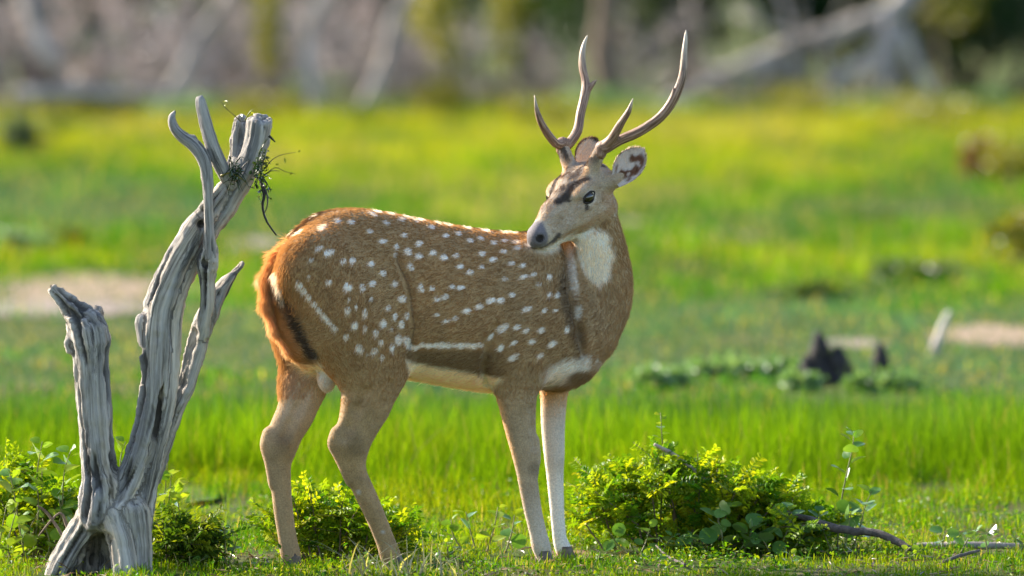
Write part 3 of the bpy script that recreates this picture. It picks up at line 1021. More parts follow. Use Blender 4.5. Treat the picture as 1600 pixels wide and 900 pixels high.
cuts = [[(146, 930, -0.10, 30), (150, 880, -0.08, 27), (156, 845, -0.06, 19)],
        [(146, 930, -0.02, 30), (150, 880, 0.0, 27), (156, 846, 0.03, 19)],
        [(146, 930, 0.05, 28), (150, 880, 0.06, 25), (154, 850, 0.05, 17)],
        [(144, 650, -0.065, 10), (146, 590, -0.06, 8), (148, 560, -0.065, 3)],
        [(166, 700, -0.065, 7), (163, 650, -0.07, 4)],
        [(143, 745, -0.06, 7), (147, 700, -0.062, 5)],
        [(316, 352, -0.05, 6), (312, 350, 0.0, 5)],
        [(320, 411, -0.045, 5), (323, 410, -0.02, 5)],
        [(222, 780, -0.02, 4), (236, 700, -0.02, 4.5), (250, 620, -0.02, 4.5), (256, 560, -0.02, 2)],
        [(238, 740, 0.02, 6), (262, 670, 0.02, 6), (284, 600, 0.02, 6), (296, 540, 0.02, 8), (302, 520, 0.02, 9)],
        [(352, 330, -0.01, 3.5), (366, 285, -0.01, 6), (380, 255, -0.01, 6)],
        [(280, 450, -0.015, 3.5), (300, 405, -0.015, 3)]]
flat_pt = P(402, 186, SY + 0.02)
wood_sdf('trunk', trunk_limbs, cuts, stump, label='thick grained trunk with a hollow arch at its foot', flat=(flat_pt, nrm(np.array([0.12, -0.25, 1.0]))))
wood_sdf('branch', [[(328, 400, -0.03, 10), (326, 360, -0.035, 8.5), (325, 310, -0.04, 8), (324, 280, -0.04, 9.5), (318, 248, -0.04, 11), (303, 226, -0.04, 11), (285, 213, -0.04, 9.5), (273, 200, -0.04, 8), (269, 185, -0.04, 6), (274, 174, -0.04, 2.5)],
                    [(305, 228, -0.04, 8), (303, 214, -0.04, 4)]], [], stump, 0.0034, 0.006, 0.004, 'thin crooked branch ending in a hooked tip')
wood_sdf('branch', [[(362, 288, 0.0, 10), (352, 272, -0.01, 11), (338, 243, -0.02, 11.5), (327, 212, -0.02, 11), (319, 182, -0.02, 10), (314, 160, -0.02, 8.5), (313, 153, -0.02, 5)]], [], stump, 0.0034, 0.006, 0.004, 'straight branch with a blunt rounded end')

# ---- plant debris caught in the fork
mdeb = foliage_mat('caught_plant', trans=0.35, gloss=0.05)
t = tag(empty('caught_weed_tuft', P(392, 270, SY - 0.02)), 'tangled tuft of dark weeds and dry stalks caught in the stump fork', 'plant debris')
tb = Tubes()
for k in range(46):
    a = P(random.uniform(362, 372) if k % 2 else random.uniform(398, 412), random.uniform(250, 285) if k % 2 else random.uniform(235, 285), SY - 0.035)
    d = np.array([rng.normal(0, 0.5) + (0.3 if k % 2 == 0 else -0.1), rng.normal(0, 0.4) - 0.2, rng.normal(-0.3, 0.6)])
    L = random.uniform(0.02, 0.06)
    b = a + nrm(d) * L
    m = (a + b) / 2 + np.array([0, 0, 0.006])
    tb.add(spline([a, m, b], 5), [0.0016, 0.0015, 0.0012, 0.001, 0.0005], 4, col=random.choice([(0.02, 0.05, 0.012), (0.03, 0.07, 0.015), (0.05, 0.04, 0.02)]))
for pts, r, col in (([(408, 286), (413, 305), (410, 322), (416, 345), (432, 368)], 3.2, (0.045, 0.040, 0.038)), ([(405, 280), (416, 300), (418, 318), (414, 332)], 2.0, (0.09, 0.08, 0.075)),
                    ([(376, 190), (366, 180), (352, 168), (345, 158)], 1.0, (0.12, 0.11, 0.05)), ([(383, 188), (390, 176), (397, 170)], 1.4, (0.25, 0.26, 0.03)),
                    ([(410, 268), (425, 250), (440, 242), (462, 238)], 0.9, (0.10, 0.10, 0.05)), ([(412, 275), (430, 262), (445, 268), (462, 272)], 0.9, (0.14, 0.14, 0.04)),
                    ([(345, 275), (360, 270), (375, 278), (384, 284)], 2.0, (0.30, 0.25, 0.06)), ([(420, 212), (426, 218), (430, 222)], 2.4, (0.03, 0.03, 0.02))):
    q = np.array([P(u, v, SY - 0.035) for u, v in pts])
    q = spline(q, 10)
    tb.add(q, np.linspace(r, r * 0.4, 10) * PX, 5, col=col)
tb.build('stalks', mdeb, t)['kind'] = 'stuff'
n = 170
cen = np.array([P(*random.choice([(366, 262), (368, 272), (404, 262), (408, 275), (402, 285), (410, 250), (412, 300)]), SY - 0.035) for _ in range(n)])
pos = cen + rng.normal(0, 1, (n, 3)) * np.array([0.009, 0.012, 0.014])
col = pal([(0.012, 0.035, 0.010), (0.025, 0.06, 0.014), (0.07, 0.10, 0.02)], rng.random(n))
ex = np.array([P(u, v, SY - 0.03) for u, v in ((352, 165), (356, 158), (378, 183), (386, 181), (392, 174), (444, 246), (458, 270), (430, 258), (470, 236))])
pos = np.concatenate([pos, ex])
col = np.concatenate([col, np.tile(np.array([0.30, 0.32, 0.03]), (len(ex), 1))])
m = len(pos)
v, q, c = leaf_cloud(pos, nrm(rng.normal(size=(m, 3))), rng.normal(size=(m, 3)), rng.uniform(0.008, 0.018, m), rng.uniform(0.004, 0.009, m), col)
lf = mesh_obj('leaves', v, q, mdeb, t, smooth=False, attrs={'tone': c})
lf['kind'] = 'stuff'

# ------------------------------------------------------------------ the deer
YAW = math.radians(22)                        # the body points right and away from the camera
BE = np.array([math.cos(YAW), math.sin(YAW), 0])          # along the spine, tail -> chest
BN = np.array([math.sin(YAW), -math.cos(YAW), 0])         # to the deer's right side, towards the camera
B0 = np.array([P(690, 450)[0], 0, 0])


def DP(u, v, lat):
    """a point of the deer given where it shows from the side and its offset from the body's mid plane"""
    y = 0.0
    for _ in range(4):
        p = P(u, v, y)
        s = (p[0] - B0[0] - lat * BN[0]) / BE[0]
        y = s * BE[1] + lat * BN[1]
    return P(u, v, y)


def yz(u, v):
    return DP(u, v, 0.0)


deer = empty('spotted_deer', (0, 0, 0))
tag(deer, 'spotted brown deer with branching antlers standing side-on and looking back over its shoulder', 'deer')

FUR = 2.2                                     # photo pixels the coat adds to the outline
# head frame, columns forward / left / up
_a, _b, _c = math.radians(223), math.radians(30), math.radians(-3)
_Rz = np.array([[math.cos(_a), -math.sin(_a), 0], [math.sin(_a), math.cos(_a), 0], [0, 0, 1]])
_Ry = np.array([[math.cos(_b), 0, math.sin(_b)], [0, 1, 0], [-math.sin(_b), 0, math.cos(_b)]])
_Rx = np.array([[1, 0, 0], [0, math.cos(_c), -math.sin(_c)], [0, math.sin(_c), math.cos(_c)]])
HR = _Rz @ _Ry @ _Rx
HO = P(894, 306, 0.05)
HS = 1.06


def lat_scale(f):
    return 1.0 + 0.17 * (1 - sstep(0.02, 0.11, f))          # broad forehead, narrow muzzle


def H(f, l, u):
    return HO + HR @ (np.array([f, l * float(lat_scale(f)), u]) * HS)


def to_head(p):
    h = ((p - HO) @ HR) / HS
    h[:, 1] = h[:, 1] / lat_scale(h[:, 0])
    return h


VOX = 0.0042
fld = Field((-0.74, -0.45, -0.03), (0.42, 0.52, 1.16), VOX)

# trunk: cross-sections along the spine (u, top v, bottom v, half width m, height of the widest point 0..1)
ST = np.array([
    (424, 428, 475, 0.050), (436, 400, 520, 0.085), (458, 366, 560, 0.115), (485, 340, 578, 0.135), (515, 327, 584, 0.145), (560, 324, 586, 0.148),
    (610, 331, 588, 0.148), (660, 341, 597, 0.153), (710, 350, 606, 0.157), (760, 357, 613, 0.156), (810, 361, 613, 0.148), (850, 358, 607, 0.137),
    (882, 372, 602, 0.118), (907, 408, 592, 0.095), (926, 450, 575, 0.070), (940, 490, 548, 0.04)], float)
_s = np.array([(yz(u, 450) - B0) @ BE for u in ST[:, 0]])
_top = np.array([yz(u, t)[2] for u, t in ST[:, :2]]) - FUR * PX
_bot = np.array([yz(u, t)[2] for u, t in ST[:, [0, 2]]]) + FUR * PX
_tt = np.linspace(0, len(ST) - 1, 200)
_fine = spline(np.stack([_s, _top, _bot, ST[:, 3]], 1), 200)


def trunk_fn(X):
    d = X - B0.astype(np.float32)
    s = d @ BE.astype(np.float32)
    lat = d @ BN.astype(np.float32)
    t = np.interp(s, _fine[:, 0], _fine[:, 1])
    b = np.interp(s, _fine[:, 0], _fine[:, 2])
    w = np.interp(s, _fine[:, 0], _fine[:, 3])
    c, r = (t + b) / 2, (t - b) / 2
    z = (X[..., 2] - c) / r
    ww = w * (1 - 0.16 * z)                   # ribs fuller below, narrower at the spine
    n = (np.abs(z) ** 2.15 + np.abs(lat / ww) ** 2.15) ** (1 / 2.15)
    d = (n - 1) * np.minimum(r, w) * 0.9
    e = np.maximum(_fine[0, 0] - s, s - _fine[-1, 0])
    return np.maximum(d, e)


_lo = np.array([-0.75, -0.4, 0.4])
fld.add(trunk_fn, (-0.62, -0.42, 0.42), (0.36, 0.42, 1.02), 0.03, ('trunk', -BE + np.array([0, 0, -0.35])))


def chain(reg, pts, k=0.03, flow=None, squash=None):
    """pts: rows (u, v, lateral m, radius px)"""
    q = np.array([[*DP(u, v, l), (r - FUR) * PX] for u, v, l, r in pts])
    q = spline(q, (len(q) - 1) * 3 + 1)
    fs = [nrm(q[i + 1, :3] - q[i, :3]) if flow is None else flow for i in range(len(q) - 1)]
    fld.limb(q, k, [(reg, f) for f in fs], squash)


LATS = (BN, 0.8)
# near hind leg: thigh, gaskin, hock, cannon bone
chain('hind', [(492, 425, .078, 64), (535, 480, .085, 66), (580, 545, .09, 52), (598, 585, .09, 38)], 0.05, squash=(BN, 0.72), flow=np.array([-0.35, 0, -1.0]))
chain('hind', [(530, 520, .085, 52), (572, 590, .085, 48), (574, 622, .085, 45), (563, 656, .085, 37), (549, 690, .085, 32)], 0.03, squash=(BN, 0.7))
chain('hind', [(546, 692, .085, 30), (551, 720, .085, 23.5), (557, 742, .085, 19.5), (570, 770, .085, 19), (585, 803, .085, 18), (602, 845, .085, 17.5), (610, 868, .085, 19), (617, 884, .085, 15), (621, 896, .085, 13)], 0.02, squash=LATS)
# far hind leg
chain('hind_far', [(468, 440, -.075, 55), (471, 500, -.082, 52), (475, 555, -.085, 43), (474, 600, -.085, 37)], 0.045, squash=(BN, 0.75), flow=np.array([-0.2, 0, -1.0]))
chain('hind_far', [(474, 600, -.085, 37), (464, 640, -.085, 34), (449, 670, -.085, 31), (437, 697, -.085, 28)], 0.03, squash=(BN, 0.72))
chain('hind_far', [(437, 697, -.085, 28), (436, 722, -.085, 22), (439, 760, -.085, 18.5), (443, 800, -.085, 17.8), (449, 840, -.085, 17), (454, 866, -.085, 18.5), (459, 880, -.085, 15), (462, 892, -.085, 13)], 0.02, squash=LATS)
# near fore leg with shoulder
chain('fore', [(842, 430, .085, 48), (832, 500, .098, 55), (812, 560, .092, 47)], 0.05, squash=(BN, 0.6), flow=np.array([-0.3, 0, -1.0]))
chain('fore', [(812, 560, .088, 47), (807, 605, .082, 37), (811, 655, .075, 29), (820, 708, .07, 23.5), (823, 738, .07, 19), (831, 790, .07, 16.8), (840, 830, .07, 16), (845, 852, .07, 17.5), (850, 868, .07, 15), (853, 880, .07, 13)], 0.022, squash=LATS)
# far fore leg
chain('fore_far', [(868, 555, -.085, 40), (866, 605, -.08, 26), (864, 660, -.075, 21.8), (866, 712, -.07, 19), (867, 738, -.07, 16.5), (870, 790, -.07, 14), (874, 838, -.07, 13.5), (879, 855, -.07, 15.5), (884, 868, -.07, 14), (887, 877, -.07, 12)], 0.022, squash=LATS)
# tendons and joint bumps
chain('hind', [(527, 678, .085, 14), (520, 694, .085, 11), (530, 712, .085, 11), (546, 752, .085, 9)], 0.012)
chain('hind_far', [(420, 678, -.085, 13), (415, 696, -.085, 11), (420, 716, -.085, 10), (426, 756, -.085, 9)], 0.012)
chain('fore', [(832, 690, .07, 13), (834, 715, .07, 13), (833, 738, .07, 10)], 0.012)
# breast, far shoulder point
chain('breast', [(875, 562, 0.0, 44), (905, 552, 0.0, 36), (925, 520, 0.0, 38)], 0.04, flow=np.array([-0.2, 0, -1.0]))
chain('breast', [(928, 545, -.07, 28), (945, 531, -.07, 22)], 0.03, flow=np.array([-0.2, 0, -1.0]))
# scrotum
fld.ellipsoid(DP(511, 586, 0.02), np.stack([BE, BN, [0, 0, 1]]), (15 * PX, 15 * PX, 25 * PX), 0.012, ('pouch', np.array([0, 0, -1.0])))
# neck, from the breast up and round to the skull
NK = [(918, 520, .15, 46), (936, 480, .165, 50), (943, 440, .16, 47), (939, 405, .145, 45), (932, 368, .115, 42), (924, 325, .085, 37)]
_q = spline(np.array([[*P(u, v, y), (r - FUR) * PX] for u, v, y, r in NK]), 16)
fld.limb(_q, 0.022, [('neck', nrm(_q[i, :3] - _q[i + 1, :3])) for i in range(15)])
fld.cone(P(862, 450, .19), P(925, 455, .21), 45 * PX, 42 * PX, 0.03, ('neck', nrm(np.array([-0.6, -0.2, -1.0]))))
fld.cone(P(917, 365, .075), P(918, 415, .11), 26 * PX, 24 * PX, 0.02, ('neck', np.array([0, 0, -1.0])))
# fold where the turned neck presses against the shoulder
_q = []
for u, v in ((887, 380), (889, 410), (892, 445), (899, 485), (907, 520), (911, 548)):
    y = fld.depth(u, v, -0.3, 0.4)
    if y is not None:
        _q.append([*P(u, v, y + 0.001), 6.5 * PX])
for i in range(len(_q) - 1):
    fld.cone(_q[i][:3], _q[i + 1][:3], 9 * PX, 9 * PX * (1 if i < 4 else 0.5), 0.012, None, None, sub=True)

_q = []
for v in (400, 430, 465, 505, 540, 560):
    u = float(np.interp(v, [385, 410, 440, 470, 510, 545, 570], [614, 622, 636, 643, 648, 642, 632]))
    y = fld.depth(u, v, -0.4, 0.2)
    if y is not None:
        _q.append(P(u, v, y - 0.003))
for i in range(len(_q) - 1):
    fld.cone(_q[i], _q[i + 1], 3.4 * PX * (0.5 if i == 0 else 1), 3.4 * PX, 0.014, None, None, sub=True)

# hollows between muscle and tendon, and behind the elbow
for line, r in (([(572, 612), (558, 640), (545, 668), (538, 684)], 6.5), ([(480, 612), (466, 640), (454, 664), (446, 682)], 6),
                ([(778, 512), (764, 540), (757, 572), (762, 602)], 4.5), ([(832, 640), (834, 670), (836, 696)], 4.5), ([(610, 600), (600, 630), (588, 660)], 4.5)):
    _q = []
    for u, v in line:
        y = fld.depth(u, v, -0.45, 0.3)
        if y is not None:
            _q.append(P(u, v, y - 0.35 * r * PX))
    for i in range(len(_q) - 1):
        fld.cone(_q[i], _q[i + 1], r * PX, r * PX, 0.016, None, None, sub=True)

# head
def hc(a, b, ra, rb, k=0.018, reg='head', flow=None):
    A, B = H(*a), H(*b)
    fld.cone(A, B, ra, rb, k, (reg, HR @ np.array(flow if flow is not None else (-1.0, 0, -0.15))))


HAX = HR.T
fld.ellipsoid(H(-0.055, 0, -0.002), HAX, (0.078, 0.066, 0.058), 0.02, ('head', HR @ np.array([-1.0, 0, 0])))
hc((-0.005, 0, 0.012), (0.075, 0, -0.006), 0.043, 0.0335)
hc((0.075, 0, -0.006), (0.142, 0, -0.020), 0.0335, 0.025)
fld.ellipsoid(H(0.153, 0, -0.029), HAX, (0.0275, 0.0325, 0.0275), 0.014, ('nose', HR @ np.array([-1.0, 0, 0])))
hc((-0.055, 0, -0.070), (0.05, 0, -0.066), 0.034, 0.026)
hc((0.05, 0, -0.066), (0.138, 0, -0.058), 0.025, 0.0165)
for s in (1, -1):
    hc((-0.05, 0.034 * s, -0.058), (0.03, 0.027 * s, -0.044), 0.036, 0.029)
    hc((0.03, 0.025 * s, -0.044), (0.125, 0.013 * s, -0.038), 0.028, 0.020)
    fld.ellipsoid(H(-0.006, 0.041 * s, 0.020), HAX, (0.042, 0.021, 0.017), 0.026, ('head', HR @ np.array([-1.0, 0, 0])))       # brow
    fld.ellipsoid(H(0.004, 0.041 * s, -0.016), HAX, (0.042, 0.021, 0.016), 0.026, ('head', HR @ np.array([-1.0, 0, 0])))      # cheekbone
    hc((-0.055, 0.030 * s, 0.040), (-0.083, 0.058 * s, 0.090), 0.021, 0.0155, 0.016, 'pedicle', (-0.5, 0.3 * s, 0.8))
    hc((-0.080, 0.048 * s, -0.002), (-0.105, 0.070 * s, -0.002), 0.026, 0.020, 0.018)
    # eye socket and nostril
    fld.ellipsoid(H(0.004, 0.0665 * s, 0.004), HAX, (0.0205, 0.0150, 0.0158), 0.006, None, sub=True)
    fld.ellipsoid(H(0.166, 0.0255 * s, -0.022), HAX, (0.012, 0.009, 0.009), 0.004, None, sub=True)
# mouth line
for s in (1, -1):
    fld.cone(H(0.168, 0.004 * s, -0.053), H(0.120, 0.032 * s, -0.047), 0.0026, 0.0026, 0.004, None, None, sub=True)

V, Q, IDS = fld.mesh()
V = relax(V, Q, V, 2)
NRM = vnormals(V, Q)
if (NRM * (V - V.mean(0))).sum() < 0:
    Q = Q[:, ::-1]
    NRM = -NRM
REGN = ['trunk', 'hind', 'hind_far', 'fore', 'fore_far', 'breast', 'pouch', 'neck', 'head', 'nose', 'pedicle']
_reg = np.array([REGN.index(m[0]) for m in fld.meta])
_flow = np.array([nrm(np.asarray(m[1], float)) for m in fld.meta])
IDS = np.clip(IDS, 0, None)
REG = _reg[IDS]
FLOW = relax(V, Q, _flow[IDS], 10)
RW = relax(V, Q, np.eye(len(REGN))[REG], 8)     # soft region weights per vertex
del fld

# ---- white spots of the coat (where they show from the side)
def zoom_list(x0, y0, k, pts):
    return [(x0 + p[0] / k, y0 + p[1] / k, *p[2:]) for p in pts]


SP = zoom_list(380, 300, 2.8125, [
    (320, 95, 13, 4, 25), (253, 172, 11, 4.5, 30), (352, 155, 10, 4.5, 40), (420, 125, 6, 5, 40), (478, 132, 6, 4.5, 0), (560, 172, 5.5, 4, 0), (575, 98, 7, 3.5, -25),
    (632, 135, 6, 3.2, -35), (615, 216, 8, 4.5, 0), (675, 240, 3.2, 6, 0), (710, 190, 5, 4, 0), (333, 248, 7, 4, 30), (375, 265, 9, 5, 20), (440, 302, 6, 4, 10),
    (481, 302, 7, 6, 20), (563, 317, 6, 5.2, 0), (616, 357, 6, 5.5, 0), (570, 403, 6, 6, 30), (525, 420, 5.5, 6.5, 0), (463, 415, 8, 7, 0), (376, 395, 6, 5, 0),
    (670, 403, 5, 6.5, 0), (700, 470, 7.5, 7.5, 0), (640, 510, 4.5, 5, 0), (458, 520, 5, 7, 0), (535, 532, 5, 8, -10), (497, 505, 2.5, 4, 0), (490, 585, 6, 7.5, 0),
    (535, 600, 4, 6, 0), (616, 577, 6, 8, 0), (668, 547, 4, 7.5, 0), (720, 545, 4, 7, 0), (698, 580, 4.8, 8, 0), (655, 605, 2.5, 4, 0), (582, 620, 5, 5.5, 0),
    (453, 637, 5, 5, 0), (606, 660, 5, 5, 0), (510, 688, 9.5, 7, -40), (577, 700, 8, 6, 20), (545, 715, 3, 3, 0), (610, 725, 5, 4.5, 0), (655, 685, 5, 7, 0),
    (685, 650, 6, 10, 0), (720, 655, 6, 9, 20), (670, 275, 3, 5, -20), (465, 470, 3, 3, 0), (565, 470, 2.5, 4, 0), (300, 297, 4, 3, 30), (290, 375, 4, 3, 0)])
SP += zoom_list(600, 320, 6.154, [
    (183, 140, 6, 3.4, 0), (328, 157, 5.5, 3.2, -15), (470, 213, 5.5, 4, -15), (600, 297, 5.5, 4, 0), (727, 275, 6, 3.2, -10), (345, 372, 6, 5.5, 20), (240, 450, 6, 7, 30),
    (340, 493, 6.5, 5.5, 20), (258, 595, 4.5, 7.5, 20), (475, 463, 6.5, 4.8, 15), (578, 507, 6.5, 5.5, 0), (700, 487, 6.5, 4, 5), (838, 340, 6.5, 3.6, 0), (940, 322, 6, 3, -20),
    (1065, 362, 6.5, 4, 0), (1165, 345, 6.5, 3, 5), (1285, 353, 9, 3.5, 0), (1287, 412, 6, 4, 20), (950, 470, 6, 4.5, 0), (1150, 445, 6, 4, 0), (1055, 523, 7.5, 4.5, 25),
    (740, 590, 6, 4.5, 20), (947, 597, 5, 3.8, 0), (833, 648, 6, 4.5, 0), (1233, 563, 6, 4.2, 0), (1340, 580, 5.5, 4.2, 20), (1165, 712, 4.5, 3, 0), (1350, 690, 6.5, 4, 15),
    (1440, 667, 6.5, 3.6, 15), (1490, 765, 5.5, 3.6, 15), (1590, 690, 5, 4, 20), (365, 800, 4.5, 7.5, 15), (465, 805, 5, 4, 40), (660, 785, 5, 3.6, 0), (738, 795, 7, 3.8, 5)])
SP += zoom_list(680, 330, 3.0, [
    (10, 412, 5, 4.5, 0), (48, 402, 6, 4.5, 25), (55, 515, 6.5, 3.5, 15), (95, 502, 6.5, 4, 10), (152, 468, 7.5, 5, 10), (208, 447, 7, 5, 10), (262, 420, 7.5, 5, 20),
    (308, 418, 7, 5.5, 10), (360, 392, 5.5, 4.5, 10), (435, 457, 8.5, 5, 25), (515, 465, 6, 3.5, 20), (538, 390, 5.5, 4.5, 0), (576, 393, 4.5, 5.8, -30), (320, 548, 11, 7, 30),
    (385, 545, 6.5, 4.5, 20), (428, 560, 6, 4.2, 20), (500, 558, 6.5, 4.2, 30), (622, 553, 5, 7, -15), (457, 610, 7, 4.6, 20), (372, 617, 6, 3.4, 25), (552, 622, 8, 5.5, 30),
    (310, 642, 7.5, 5, 45), (365, 688, 10, 5, 30), (495, 678, 7.5, 4.4, 40), (260, 590, 8, 3.5, 55), (390, 670, 4, 2.5, 30), (10, 485, 5, 3.5, 0), (568, 465, 4, 2.6, 10)])
for _u, _t in ((593, 2), (615, 2), (642, 2), (662, 2), (690, 2), (705, 2), (735, 2), (762, 3), (792, 3), (806, 2)):     # row along the spine, on its edge
    SP.append((_u, np.interp(_u, ST[:, 0], ST[:, 1]) + _t, 8, 3, -8))
for _u in np.arange(641, 760, 10.0):
    SP.append((_u, 540 + 1.5 * math.sin(_u * 0.3) + (3 if _u < 655 else 0), 6.4, 5.2 + random.uniform(-0.8, 0.8), 0))
for _t in np.linspace(0, 1, 8):                # slanting stroke on the haunch
    SP.append((467 + 55 * _t, 444 + 68 * _t + 8 * _t * (1 - _t), 7.5, 4.8, -52))
SP = np.array(SP, float)
SP[:, 2:4] *= 0.92
VU, VV = proj(V)
_near = ((V - B0) @ BN) > 0
SPY = []
for u, v, *_ in SP:
    d2 = (VU - u) ** 2 + (VV - v) ** 2
    m = np.where((d2 < 64) & _near)[0]
    if len(m) == 0:
        m = [np.argmin(d2 + 1e6 * ~_near)]
    SPY.append(V[m, 1].min())
SPY = np.array(SPY)

BROWN = np.array([0.345, 0.218, 0.102])
DARK = np.array([0.030, 0.020, 0.016])
WHITE = np.array([0.86, 0.82, 0.78])
CREAM = np.array([0.90, 0.78, 0.58])
ORANGE = np.array([0.50, 0.25, 0.08])
GREYTAN = np.array([0.36, 0.25, 0.17])
PALE = np.array([0.62, 0.50, 0.40])


def mix(c, d, m):
    m = np.clip(np.asarray(m), 0, 1)[:, None]
    return c * (1 - m) + np.asarray(d) * m


def seg_dist(x, y, x0, y0, x1, y1):
    t = np.clip(((x - x0) * (x1 - x0) + (y - y0) * (y1 - y0)) / ((x1 - x0) ** 2 + (y1 - y0) ** 2), 0, 1)
    return np.hypot(x - x0 - t * (x1 - x0), y - y0 - t * (y1 - y0))


def coat(p, n, W):
    """colour of the coat at surface points p with normals n and soft region weights W"""
    w = {k: W[:, i] for i, k in enumerate(REGN)}
    lat = (p - B0) @ BN
    pm = np.where((lat < 0)[:, None], p - 2 * lat[:, None] * BN, p)      # both flanks carry the pattern
    u, v = proj(pm)
    ur, vr = proj(p)
    nz = fbm(p * 38, 3) - 0.5
    nzb = fbm(p * 90, 2) - 0.5
    nzf = fbm(p * 160, 2) - 0.5
    c = np.tile(BROWN, (len(p), 1)) * (1 + 0.35 * nz + 0.22 * nzf)[:, None]
    c = mix(c, c * np.array([1.18, 1.02, 0.82]), fbm(p * 9, 2) * 0.6)
    # greyer, duller shoulder
    c = mix(c, c * np.array([0.95, 1.0, 1.1]), sstep(760, 850, u) * 0.8)
    # darker low flank above the pale belly
    trunkish = np.clip(w['trunk'] + 0.6 * w['breast'], 0, 1)
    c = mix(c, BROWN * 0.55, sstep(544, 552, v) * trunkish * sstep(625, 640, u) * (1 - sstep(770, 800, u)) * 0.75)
    bl = np.interp(u, [560, 640, 700, 765, 800], [570, 564, 575, 587, 590])
    c = mix(c, CREAM, sstep(-4, 5, v - bl + 8 * nz) * trunkish * (1 - sstep(780, 800, u)) * (u > 470))
    # spine
    spn = np.abs(lat)
    c = mix(c, DARK * 1.3, (1 - sstep(0.010, 0.030, spn)) * w['trunk'] * sstep(0.2, 0.6, n[:, 2]) * (0.35 + 0.6 * (1 - sstep(500, 540, u)) + 0.6 * sstep(720, 760, u)))
    # rump and the back of the thighs turn orange
    _ru = np.interp(v, [330, 380, 430, 480, 530, 580], [468, 432, 412, 425, 452, 480])
    c = mix(c, ORANGE, (1 - sstep(-4, 34, u - _ru + 30 * nz)) * (w['trunk'] + w['hind'] + 0.4 * w['hind_far']) * (1 - sstep(520, 600, v)) * 0.75)
    hb = w['hind'] * sstep(0.2, 0.8, -(n @ BE)) * sstep(400, 450, v) * (1 - sstep(590, 640, v))
    c = mix(c, ORANGE * 1.1, hb * 0.25)
    c = mix(c, DARK * 1.3, (w['hind'] + w['trunk'] + w['hind_far']) * (1 - sstep(4, 11, np.minimum(seg_dist(ur, vr, 428, 446, 454, 490), seg_dist(ur, vr, 454, 490, 490, 558)) + 8 * nz)) * 0.92)  # gap shadow between tail and near thigh, painted dark on the coat
    c = mix(c, WHITE * 0.95, w['hind'] * (1 - sstep(3, 7, seg_dist(u, v, 428, 428, 440, 470) + 8 * nz)) * 0.9)
    c = mix(c, WHITE * 0.95, w['trunk'] * (1 - sstep(3, 6, np.minimum(seg_dist(u, v, 431, 405, 443, 397), seg_dist(u, v, 446, 384, 452, 380)) + 6 * nz)) * 0.8)
    # spots
    sel = np.where((trunkish + w['hind'] + w['hind_far'] + w['fore'] + w['fore_far'] > 0.4) & (v < 590))[0]
    sm = np.zeros(len(p))
    us, vs, ys, nn = u[sel], v[sel], pm[sel, 1], (nz + 1.2 * nzb)[sel]
    acc = np.zeros(len(sel))
    for (su, sv, ra, rb, an), sy in zip(SP, SPY):
        b = np.where((np.abs(us - su) < 16) & (np.abs(vs - sv) < 16))[0]
        if len(b) == 0:
            continue
        ca, sa = math.cos(math.radians(an)), math.sin(math.radians(an))
        x, y = us[b] - su, vs[b] - sv
        r = np.hypot((x * ca - y * sa) / ra, (x * sa + y * ca) / rb)
        acc[b] = np.maximum(acc[b], (1 - sstep(0.74, 1.16, r + 0.42 * nn[b])) * (0.74 + 0.14 * np.clip(ra * rb / 30, 0, 1) + 0.12 * math.sin(su * 12.9 + sv * 4.1)) * (np.abs(ys[b] - sy) < 0.07))
    sm[sel] = acc
    c = mix(c, WHITE, sm * 0.96)
    # crease ahead of the haunch: thin dark line
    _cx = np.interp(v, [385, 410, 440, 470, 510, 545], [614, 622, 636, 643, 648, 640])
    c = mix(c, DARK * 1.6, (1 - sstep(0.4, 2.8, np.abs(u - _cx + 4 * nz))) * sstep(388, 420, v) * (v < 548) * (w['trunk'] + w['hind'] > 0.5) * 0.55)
    # legs: grey-tan outside, pale inside
    leg = np.clip(w['hind'] + w['hind_far'], 0, 1)
    c = mix(c, np.array([0.35, 0.23, 0.112]) * (1 + 0.6 * nz + 0.15 * nzf)[:, None], leg * sstep(560, 690, vr))
    inner = np.where(lat > 0, -(n @ BN), n @ BN)
    c = mix(c, PALE * np.array([1, 0.95, 0.9]), leg * sstep(0.25, 0.95, inner) * sstep(500, 600, vr) * (1 - 0.85 * sstep(610, 700, vr)) * 0.75)
    c = mix(c, c * 0.55, leg * (1 - sstep(4, 26, np.hypot((ur - np.where(lat > 0, 556, 442)) * 1.1, (vr - 694) * 0.7))) * 0.7)
    c = mix(c, WHITE * 0.6, leg * (1 - sstep(1, 6, np.minimum(np.hypot(ur - 560, (vr - 769)), np.hypot((ur - 598), (vr - 831) * 1.5))))*0.7)
    fl = np.clip(w['fore'], 0, 1)
    c = mix(c, np.array([0.41, 0.30, 0.19]) * (1 + 0.5 * nz + 0.15 * nzf)[:, None], fl * sstep(540, 700, vr))
    c = mix(c, np.array([0.58, 0.50, 0.43]), fl * sstep(740, 840, vr) * 0.8)
    c = mix(c, c * 0.5, fl * (1 - sstep(3, 15, np.hypot(ur - 835, (vr - 735) * 0.8))) * 0.7)
    c = mix(c, ORANGE * 1.3, fl * sstep(0.3, 0.9, -n[:, 0]) * sstep(610, 640, vr) * (1 - sstep(700, 740, vr)) * 0.5)
    ff = np.clip(w['fore_far'], 0, 1)
    c = mix(c, np.array([0.62, 0.53, 0.45]) * (1 + 0.3 * nz)[:, None], ff * sstep(590, 650, vr))
    c = mix(c, ORANGE * 1.25, ff * (1 - sstep(590, 680, vr)) * 0.75)
    c = mix(c, np.array([0.74, 0.68, 0.62]), ff * sstep(720, 780, vr))
    c = mix(c, ORANGE, ff * (1 - sstep(2, 7, np.hypot(ur - 872, vr - 866))) * 0.8)
    c = mix(c, np.array([0.62, 0.58, 0.55]), w['pouch'])
